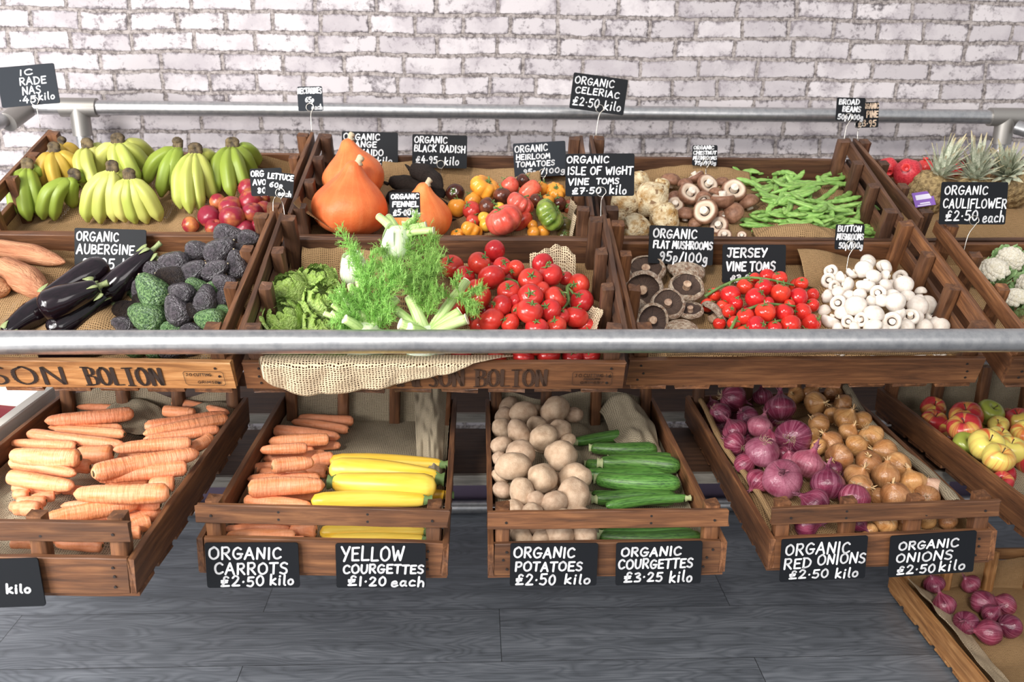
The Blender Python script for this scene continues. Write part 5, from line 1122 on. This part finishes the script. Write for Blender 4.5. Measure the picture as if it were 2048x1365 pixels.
# ================================================================== lettering
# strokes on a grid where a capital is 10 high; a leading * marks a curved stroke; first number is the width
GL={
'A':'7|0,0 3.4,10 6.6,0|1.3,3.6 5.4,3.6','B':'6|.3,0 .6,10|*.6,9.8 4.6,9.2 4.6,6.3 .8,5.3 5.6,4.4 5.4,.9 .3,.1','C':'6.5|*6,8.4 4,9.9 1.2,8.2 .4,4.6 1.6,.9 4,.2 6.3,1.6',
'D':'6.8|.6,0 .6,10|*0,9.8 3.8,9.4 6.4,6 5.2,1.6 1.6,0 .2,.2','E':'5.8|5.6,9.8 .6,9.6 .6,.2 5.6,.3|.6,5.2 4.6,5.4','F':'5.6|5.8,9.9 .6,9.6 .4,0|.6,5.2 4.6,5.4',
'G':'7|*6,8.6 3.6,9.9 .9,7.4 .5,3.2 2.8,.2 5.8,1.4 6.2,4.4|3.6,4.4 7,4.4','H':'6.4|.5,10 .5,0|6,10 6,0|.5,5 6,5.2','I':'2|1,10 1,0','J':'5|.8,9.8 5.6,9.9|*3.6,9.8 3.7,3 2.4,.2 .4,1.6',
'K':'6|.6,10 .5,0|5.6,9.6 .8,4.6 5.9,.1','L':'5.4|.8,10 .5,.2 5.4,.4','M':'8|0,0 1.4,9.8 3.9,3.4 6.6,9.8 7.8,0','N':'6.6|.4,0 .8,9.8 5.8,.4 6.3,10','O':'7|*3.4,9.8 .7,7.6 .6,2.6 3.2,.2 6.3,2.4 6.4,7.2 3.9,9.9 2.6,9.4',
'P':'6|.6,0 .6,10|*.4,9.7 4.4,9.8 5.6,7.3 4,4.9 .7,4.7','R':'6.2|.6,0 .6,10|*.4,9.6 4.2,9.9 5.4,7.4 3.8,5.2 .8,5|2.4,5 5.9,.1','S':'5.6|*5.2,8.8 3.2,9.9 .9,8.4 1.2,6.2 4.4,4.4 5,1.8 3,.1 .3,1.1','T':'6|0,9.7 6.2,9.9|3.1,9.7 2.9,0',
'U':'6.4|*.6,10 .5,3.4 2.4,.2 5,1.6 5.9,5 6,10','V':'6.4|.2,10 3,0 6.4,10','W':'8.6|.2,10 2,.2 4.2,7 6.2,.2 8.6,10','Y':'6|.2,10 3,5|6.2,10 2.2,0',
'0':'6|*3,9.8 .8,7 .8,2.6 3,.2 5.3,2.8 5.2,7.4 3.4,9.8 2.6,9.5','1':'2.6|1.2,9.8 1.1,0','2':'6|*.7,7.8 2.4,9.8 4.9,8 3.6,4.4 .4,.3|.4,.3 5.7,.5','3':'5.6|*.6,9 3.4,9.8 4.6,7.6 2,5.4 5,3.8 4.4,.9 .4,.7','4':'6|3.4,9.9 .4,3.6 5.8,3.8|4.4,6.4 4.2,0',
'5':'5.6|5.4,9.8 1.3,9.6 .9,5.4|*.9,5.4 4,5.8 5.2,3 3.4,.2 .4,.9','6':'5.8|*4.8,9.6 1.6,6.6 .7,2.6 2.8,.2 5.2,2.2 4,4.9 1,3.6','7':'5.6|.4,9.7 5.4,9.8 2.2,0|1.6,4.8 4.8,5','8':'5.6|*4.8,8.4 2.8,9.8 1.1,8 4.6,3.4 3,.2 .9,2.2 4.4,6.6 4.8,8.4','9':'5.6|*5,7.8 2.8,9.8 .8,7.4 2.6,5 5,7.4|*5,7.8 4.8,4 3.4,0',
'k':'5|.8,10.5 .5,0|4.4,6.2 .8,3 4.8,.1','i':'2.2|1.1,6 1,0|1.3,8.6 1.4,9.2','l':'2.2|*1.2,10.5 .9,2 1.8,.2','o':'4.8|*2.4,5.8 .5,4 .8,.9 2.8,.2 4.4,2.2 3.9,5 2.2,5.8','e':'4.6|*.6,3 4,3.8 3.2,6 1,4.8 .7,1.2 2.6,.1 4.8,1.4','a':'4.8|*4.2,5.4 1.8,5.6 .5,2.6 1.6,.2 3.8,1.8 4.3,5.4|*4.3,5.4 4,1.4 5,.2','c':'4.2|*4,5.2 2.2,5.9 .6,3.6 1.2,.6 4.2,.8',
'h':'5|.8,10.5 .6,0|*.7,3.4 2.6,5.8 4.2,4 4.3,0','p':'5|1.2,5.8 .5,-4|*1,4.8 3,6 4.4,3.6 3,.4 .9,1','g':'5|*4.2,5.2 2,5.9 .6,3.4 2.2,.6 4.2,3.4|*4.3,5.6 4.2,-1.6 2.4,-3.8 .3,-2.6','/':'4|.2,-1 4,10.5','.':'2|.9,4.2 1.1,4.6','-':'2.4|.5,4.4 1.9,4.6','£':'6.6|*5.6,8.8 4,9.9 2.4,8.4 2.6,4 .6,.4|.3,.3 6.2,.6|.4,5.6 5,6|.5,3.9 4.6,4.2',' ':'3.2',
'n':'5|.8,6 .6,0|*.7,3.4 2.6,5.8 4.2,4 4.3,0','d':'5|*4.2,5.2 2,5.9 .6,3 2.2,.2 4.2,3|4.4,10.4 4.2,0','d':'5|*4.2,5.2 2,5.9 .6,3 2.2,.2 4.2,3|4.4,10.4 4.2,0'}
def glyph(ch):
    p=GL.get(ch,GL[' ']).split('|'); w=float(p[0]); st=[]
    for q in p[1:]:
        cur=q.startswith('*'); pts=[tuple(float(t) for t in a.split(',')) for a in q.lstrip('*').split()]
        st.append(catmull(pts,max(12,len(pts)*4)) if cur and len(pts)>2 else np.array(pts))
    return w,st
def ribbon(V,Fc,pts,wfun,cap=True):
    n=len(pts)
    for i in range(n-1):
        a=pts[i];b=pts[i+1];d=b-a;l=np.hypot(*d)
        if l<1e-9: continue
        nrm=np.array([-d[1],d[0]])/l; w=wfun(d/l)/2; k=len(V); V+= [a+nrm*w,a-nrm*w,b-nrm*w,b+nrm*w]; Fc.append((k,k+1,k+2,k+3))
    if cap:
        for i in range(n):
            w=wfun(None)/2; k=len(V); V+=[pts[i]+w*np.array([math.cos(t),math.sin(t)]) for t in np.arange(8)*math.pi/4]; Fc.append(tuple(range(k,k+8)))
def text_shapes(text,x0,x1,y0,y1,pen,seed=0,jit=.45,slant=.06):
    """text stretched over [x0,x1]x[y0,y1] as flat pen strokes"""
    r=random.Random(seed); x=0;S=[]
    for ch in text:
        w,st=glyph(ch); j=np.array([0,r.uniform(-jit,jit)]); sc=1+r.uniform(-.06,.06)*(jit>0)
        for s in st: S.append(np.array([(x+px_*sc+slant*py_,py_*sc) for px_,py_ in s])+j)
        x+=w*sc+1.9
    W=max(1,x-1.9); V=[];Fc=[]
    x0+=pen*.4;x1-=pen*.4;y0+=pen*.3;y1-=pen*.4
    for s in S:
        q=np.column_stack([x0+s[:,0]/W*(x1-x0),y0+s[:,1]/10*(y1-y0)]); ribbon(V,Fc,q,lambda d:pen)
    return V,Fc
PAINT=plain('white_paint_pen','f2f2f4',.6); SLATE=plain('black_chalkboard','15171b',.6,0,.2); SLATEG=plain('grey_chalkboard','2a2e34',.65,0,.15); PEACH=plain('peach_paint_pen','e6cdb4',.6)
def letters(parent,lines,w,h,pen,seed,mat,thick):
    V=[];Fc=[]
    for k,(t,x0,x1,yt,yb) in enumerate(lines):
        v,f=text_shapes(t,(x0-.5)*w,(x1-.5)*w,(.5-yb)*h,(.5-yt)*h,pen,seed*17+k); o=len(V); V+=v; Fc+=[tuple(i+o for i in q) for q in f]
    me=mesh('lettering',[(p[0],p[1],thick) for p in V],Fc,mat,None,False); link('lettering',me,parent)
def sign(label,quad,n,lines,Y=None,P=None,foot=None,stalk_top=None,slate=None,seed=1,pen=.0035,grp='handwritten price signs',paint=None,ring=True):
    """board through the four picture corners, on a plane with normal n through the sight line at depth Y (or point P)"""
    c=(sum(q[0] for q in quad)/4,sum(q[1] for q in quad)/4); p0=Vector(P) if P is not None else on_y(c[0],c[1],Y); n=Vector(n).normalized()
    C=[]
    for q in quad: d=ray(*q); C.append(CAM+d*((p0-CAM).dot(n)/d.dot(n)))
    ctr=sum(C,Vector())/4; x=((C[1]-C[0])+(C[2]-C[3])).normalized(); y=n.cross(x); y=-y if y.z<0 else y
    w=((C[1]-C[0]).length+(C[2]-C[3]).length)/2; h=((C[0]-C[3]).length+(C[1]-C[2]).length)/2
    M=Matrix.Identity(4); z=x.cross(y)
    for i in range(3): M[i][0]=x[i];M[i][1]=y[i];M[i][2]=z[i];M[i][3]=ctr[i]
    o=thing('price_sign',label,'price sign',M,grp)
    g=Geo(); t=.0026; rc=.004; pts=[]
    for (sx,sy,a0) in ((1,1,0),(-1,1,90),(-1,-1,180),(1,-1,270)):
        for a in (0,45,90): pts.append((sx*(w/2-rc)+rc*math.cos(math.radians(a0+a)),sy*(h/2-rc)+rc*math.sin(math.radians(a0+a))))
    k=len(pts); V=[(a,b,-t/2) for a,b in pts]+[(a,b,t/2) for a,b in pts]; Fc=[tuple(range(k-1,-1,-1)),tuple(range(k,2*k))]+[(i,(i+1)%k,k+(i+1)%k,k+i) for i in range(k)]
    link('board',mesh('board',V,Fc,slate or SLATE,None,False),o)
    if lines: letters(o,lines,w,h,pen,seed,paint or PAINT,t/2+.0005)
    if foot:
        Fp=CAM+ray(*foot)*((p0-CAM).dot(n)/ray(*foot).dot(n)); L=M.inverted(); fl=L@Fp; rr=.011
        g=Geo(); cx=fl.x; top=-h/2+rr*.9
        if stalk_top is not None: cx=(stalk_top-.5)*w
        pts=[(fl.x,fl.y-.012,-.003),(fl.x*.5+cx*.5,(fl.y+top)/2,-.002),(cx+.002,top-rr*1.4,.001),(cx+rr*.8,top-rr*.4,.004)]
        ringp=[(cx+rr*math.cos(a),top+rr*math.sin(a),.0045-.006*(a/7.5)) for a in np.linspace(-.5,5.4,16)]
        g.tube(catmull(pts+ringp,60),.0011,6); link('wire_clip',g.build('wire_clip',WIRE),o)
    return o
NB=Vector((0,-1,.16)); NBL=Vector((.05,-1,.20))
def q4(*a): return [(a[i],a[i+1]) for i in (0,2,4,6)]
sign('price sign reading only "ADE", "AS", "kilo", cut off at the left edge',q4(-14,136,101,128,127,204,10,216),NB,[('IC',.38,.62,.10,.25),('RADE',.36,.83,.30,.49),('NAS',.38,.71,.53,.73),('.45',.30,.60,.76,.94),('kilo',.64,.93,.70,.90)],2.66,foot=(78,246),stalk_top=.58,slate=SLATEG,seed=2)
sign('small grey price sign "nectarines 65p each" standing above the crate end',q4(594,174,645,172,646,222,597,222),NB,[('NECTARINES',.0,.98,.05,.30),('65p',.28,.66,.42,.66),('each',.52,.98,.74,.96)],2.68,foot=(623,262),slate=SLATEG,seed=3,pen=.0034)
sign('black price sign "organic orange Hokkaido" behind the orange squashes',q4(684,263,796,265,796,334,684,331),NB,[('ORGANIC',.02,.68,.05,.25),('ORANGE',.03,.62,.28,.46),('HOKKAIDO',.05,.74,.5,.70),('.95',.36,.56,.74,.92),('kilo',.62,.90,.72,.94)],2.655,foot=(752,350),stalk_top=.6,seed=4)
sign('black price sign "organic black radish £4.95 kilo"',q4(826,269,935,271,933,338,823,334),NB,[('ORGANIC',.03,.64,.05,.26),('BLACK RADISH',.03,.97,.30,.53),('£4.95',.06,.46,.64,.88),('kilo',.58,.86,.66,.92)],2.62,foot=(881,368),seed=5)
sign('grey-black price sign "organic heirloom tomatoes 95p/100g"',q4(1027,289,1131,280,1133,352,1028,355),NB,[('ORGANIC',.02,.66,.06,.27),('HEIRLOOM',.04,.70,.32,.49),('TOMATOES',.03,.78,.53,.70),('95p',.16,.42,.76,.92),('/100g',.50,.97,.76,.93)],2.62,foot=(1087,364),slate=SLATEG,seed=6)
sign('black price sign "organic Isle of Wight vine toms £7.50 kilo"',q4(1132,308,1270,307,1267,392,1130,393),NB,[('ORGANIC',.01,.63,.05,.23),('ISLE OF WIGHT',.02,.98,.30,.50),('VINE',.03,.34,.57,.74),('TOMS',.44,.78,.57,.72),('£7.50',.09,.52,.78,.95),('kilo',.63,.89,.74,.96)],2.13,foot=(1202,438),seed=7)
sign('black tilted price sign "organic celeriac £2.50 kilo" raised against the wall',q4(1149,145,1258,160,1245,231,1137,216),NB,[('ORGANIC',.03,.76,.08,.30),('CELERIAC',.06,.88,.36,.56),('£2.50',.04,.54,.64,.90),('kilo',.62,.94,.66,.92)],2.68,foot=(1192,271),seed=8)
sign('small price sign "organic chestnut mushrooms" above the chestnut mushrooms',q4(1385,291,1435,290,1434,332,1384,331),NB,[('ORGANIC',.03,.86,.02,.22),('CHESTNUT',.02,.96,.27,.47),('MUSHROOMS',.02,.98,.52,.72),('75p/100g',.08,.96,.76,.96)],2.62,foot=(1412,352),seed=9,pen=.0032)
sign('price sign with peach lettering "£3.95" behind the broad beans sign',q4(1722,205,1760,206,1754,253,1700,256),NB,[('ORGANIC',.2,1.0,.04,.26),('PINE',.45,.98,.34,.62),('£3.95',.1,.90,.70,.97)],2.72,foot=(1716,276),seed=10,paint=PEACH,pen=.0036)
sign('small black price sign "broad beans 50p/100g" above the crate end',q4(1675,195,1731,196,1728,243,1670,241),NB,[('BROAD',.06,.80,.06,.31),('BEANS',.20,.86,.37,.62),('50p/100g',.05,.96,.70,.95)],2.68,foot=(1689,276),stalk_top=.45,seed=11,pen=.0038)
sign('black price sign "organic fennel £5.00 kilo" among the fennel stalks',q4(777,386,838,384,843,436,781,435),NB,[('ORGANIC',.04,.97,.05,.27),('FENNEL',.08,.95,.35,.58),('£5.00',.10,.70,.66,.92),('kilo',.72,1.0,.72,.96)],2.13,foot=(822,452),seed=12)
sign('black price sign "organic cauliflower £2.50 each" at the right edge',q4(1889,365,2014,364,2012,450,1872,448),NB,[('ORGANIC',.04,.70,.08,.30),('CAULIFLOWER',.03,1.0,.38,.62),('£2.50',.08,.58,.66,.92),('each',.64,.98,.68,.95)],2.1,foot=(1927,502),stalk_top=.52,seed=13)
sign('price sign "lettuce 60p each", front one of the pair on the crate corner',q4(525,341,582,350,593,396,538,392),NB,[('LETTUCE',.04,.98,.05,.30),('60p',.12,.62,.40,.64),('each',.45,.95,.72,.95)],2.145,foot=(571,434),stalk_top=.55,seed=15,pen=.0033)
sign('price sign "org avo 80p" half hidden behind the lettuce sign',q4(497,338,560,336,570,390,505,393),NB,[('ORG',.02,.45,.06,.30),('AVO',.06,.5,.38,.60),('80p',.18,.62,.68,.92)],2.165,foot=(545,424),stalk_top=.7,seed=14,pen=.0033)
sign('black price sign "organic aubergine £3.95 kilo" against the crate board',q4(149,456,293,460,292,542,150,538),Vector((0,-1,.25)),[('ORGANIC',.02,.62,.08,.32),('AUBERGINE',.02,.84,.38,.63),('£3.95',.08,.56,.72,.98),('kilo',.66,.90,.74,.99)],2.07,seed=16)
sign('black price sign "organic flat mushrooms 95p/100g" behind the flat mushrooms',q4(1299,450,1426,456,1427,531,1296,527),Vector((0,-1,.25)),[('ORGANIC',.05,.74,.07,.33),('FLAT MUSHROOMS',.06,.99,.38,.60),('95p/100g',.16,.92,.68,.95)],2.115,seed=17,pen=.0040)
sign('black price sign "Jersey vine toms £3.95 kilo" behind the small tomatoes',q4(1444,489,1571,490,1571,566,1445,566),Vector((0,-1,.25)),[('JERSEY',.06,.70,.08,.34),('VINE',.05,.38,.44,.70),('TOMS',.42,.84,.44,.70),('£3.95',.12,.52,.78,.99),('kilo',.62,.86,.78,.99)],2.09,seed=18,pen=.0044)
sign('small price sign "button mushrooms 50p/100g" above the white mushrooms',q4(1672,449,1728,449,1727,500,1669,499),NB,[('BUTTON',.05,.90,.04,.30),('MUSHROOMS',.03,.99,.36,.62),('50p/100g',.12,.98,.70,.96)],2.07,foot=(1693,545),stalk_top=.55,seed=19,pen=.0032)
def hung(key,label,quad,lines,seed,tilt=.05,pen=.0038,slate=None):
    K=CR[key]; n=K['M'].to_3x3()@Vector((0,-1,tilt)); P=K['M']@Vector((0,-.0085,.0)); 
    c=(sum(q[0] for q in quad)/4,sum(q[1] for q in quad)/4); d=ray(*c); nn=n.normalized(); P0=K['M']@Vector((0,-.010,.055)); p=CAM+d*((P0-CAM).dot(nn)/d.dot(nn))
    return sign(label,quad,nn,lines,P=p,seed=seed,pen=pen,slate=slate)
hung('P2','black price sign "organic carrots £2.50 kilo" on the front board',q4(405,1086,595,1086,601,1175,419,1176),[('ORGANIC',.03,.82,.08,.36),('CARROTS',.08,.88,.42,.70),('£2.50',.14,.62,.72,.97),('kilo',.67,.94,.70,.95)],21)
hung('P2','black price sign "yellow courgettes £1.20 each" on the front board',q4(668,1087,850,1088,853,1175,676,1176),[('YELLOW',.05,.76,.06,.40),('COURGETTES',.07,.98,.46,.68),('£1.20',.12,.56,.72,.96),('each',.60,.99,.74,.98)],22)
hung('P3','black price sign "organic potatoes £2.50 kilo" on the front board',q4(1021,1087,1198,1087,1191,1171,1019,1172),[('ORGANIC',.03,.74,.08,.34),('POTATOES',.05,.83,.42,.66),('£2.50',.06,.53,.70,.98),('kilo',.62,.93,.72,.97)],23)
hung('P3','black price sign "organic courgettes £3.25 kilo" on the front board',q4(1234,1086,1408,1083,1398,1166,1229,1172),[('ORGANIC',.05,.76,.10,.33),('COURGETTES',.02,.90,.38,.62),('£3.25',.09,.55,.68,.93),('kilo',.62,.90,.68,.96)],24)
hung('P4','black price sign "organic red onions £2.50 kilo" on the front board',q4(1569,1080,1738,1071,1727,1157,1553,1164),[('ORGANIC',.04,.80,.10,.38),('RED',.03,.36,.44,.70),('ONIONS',.42,.99,.38,.64),('£2.50',.10,.57,.72,.94),('kilo',.64,.92,.72,.97)],25)
hung('P4','black price sign "organic onions £2.50 kilo" on the front board',q4(1787,1071,1956,1063,1943,1142,1770,1157),[('ORGANIC',.09,.80,.14,.36),('ONIONS',.07,.74,.42,.66),('£2.50',.09,.55,.72,.95),('kilo',.58,.90,.68,.94)],26)
hung('P1','black price sign cut off at the left edge, on the all-carrot crate',q4(-90,1122,76,1116,92,1212,-76,1218),[('kilo',.55,.86,.52,.72)],27)

# ---- stencilled boards
def stencil(key,items,mat):
    """serif block letters on the front board; items: (text,x0,x1,z0,z1,thick,thin,serif)"""
    K=CR[key]
    for (t,x0,x1,z0,z1,tk,tn,sf) in items:
        V=[];Fc=[]
        x=0;S=[]
        for ch in t:
            w,st=glyph(ch); w=w*.92
            for s in st: S.append((np.array([(x+a*.92,min(10,max(0,b))) for a,b in s]),))
            x+=w+1.6
        W=x-1.6
        for (s,) in S:
            q=np.column_stack([x0+s[:,0]/W*(x1-x0),z0+s[:,1]/10*(z1-z0)])
            ribbon(V,Fc,q,lambda d:tn if d is None else tn+(tk-tn)*abs(d[1])**1.5)
            if sf and len(s)==2 and abs(s[0][1]-s[1][1])>5:
                for e in q: ribbon(V,Fc,np.array([[e[0]-tk*.95,e[1]],[e[0]+tk*.95,e[1]]]),lambda d:tn,False)
        link('stencil_lettering',mesh('stencil_lettering',[(p[0],-.0017,p[1]) for p in V],Fc,mat,None,False),K['o'])
def rect(x0,x1,z0,z1,w):
    V=[];Fc=[];c=.004; P=np.array([(x0+c,z0),(x1-c,z0),(x1,z0+c),(x1,z1-c),(x1-c,z1),(x0+c,z1),(x0,z1-c),(x0,z0+c),(x0+c,z0)]); ribbon(V,Fc,P,lambda d:w); return V,Fc
def stamp(key,x0,x1,z0,z1,mat,lines):
    V,Fc=rect(x0,x1,z0,z1,.0010)
    for (t,a,b,c,d) in lines:
        v,f=text_shapes(t,x0+(x1-x0)*a,x0+(x1-x0)*b,z0+(z1-z0)*c,z0+(z1-z0)*d,.0013,3,0); o=len(V); V+=v; Fc+=[tuple(i+o for i in q) for q in f]
    link('maker_stamp',mesh('maker_stamp',[(p[0],-.0017,p[1]) for p in V],Fc,mat,None,False),CR[key]['o'])
stencil('A',[('SAMPSON',-.335,.045+.0,.0185,.066,.0085,.003,1),('BOLTON',.088,.238,.0185,.066,.0085,.003,1)],INK)
stencil('B',[('J. SAMPSON',-.165,.055,.018,.064,.0078,.003,1),('BOLTON',.082,.222,.018,.064,.0078,.003,1)],INKF)
stamp('B',.275,.355,.022,.058,INKF,[('J.O.CUTTING Ld',.05,.96,.60,.86),('MAKERS',.28,.70,.38,.54),('GRIMSBY',.2,.78,.10,.30)])
stamp('A',.283,.362,.022,.058,INK,[('J.O.CUTTING',.05,.70,.66,.88),('GRIMSBY',.3,.9,.12,.32)])
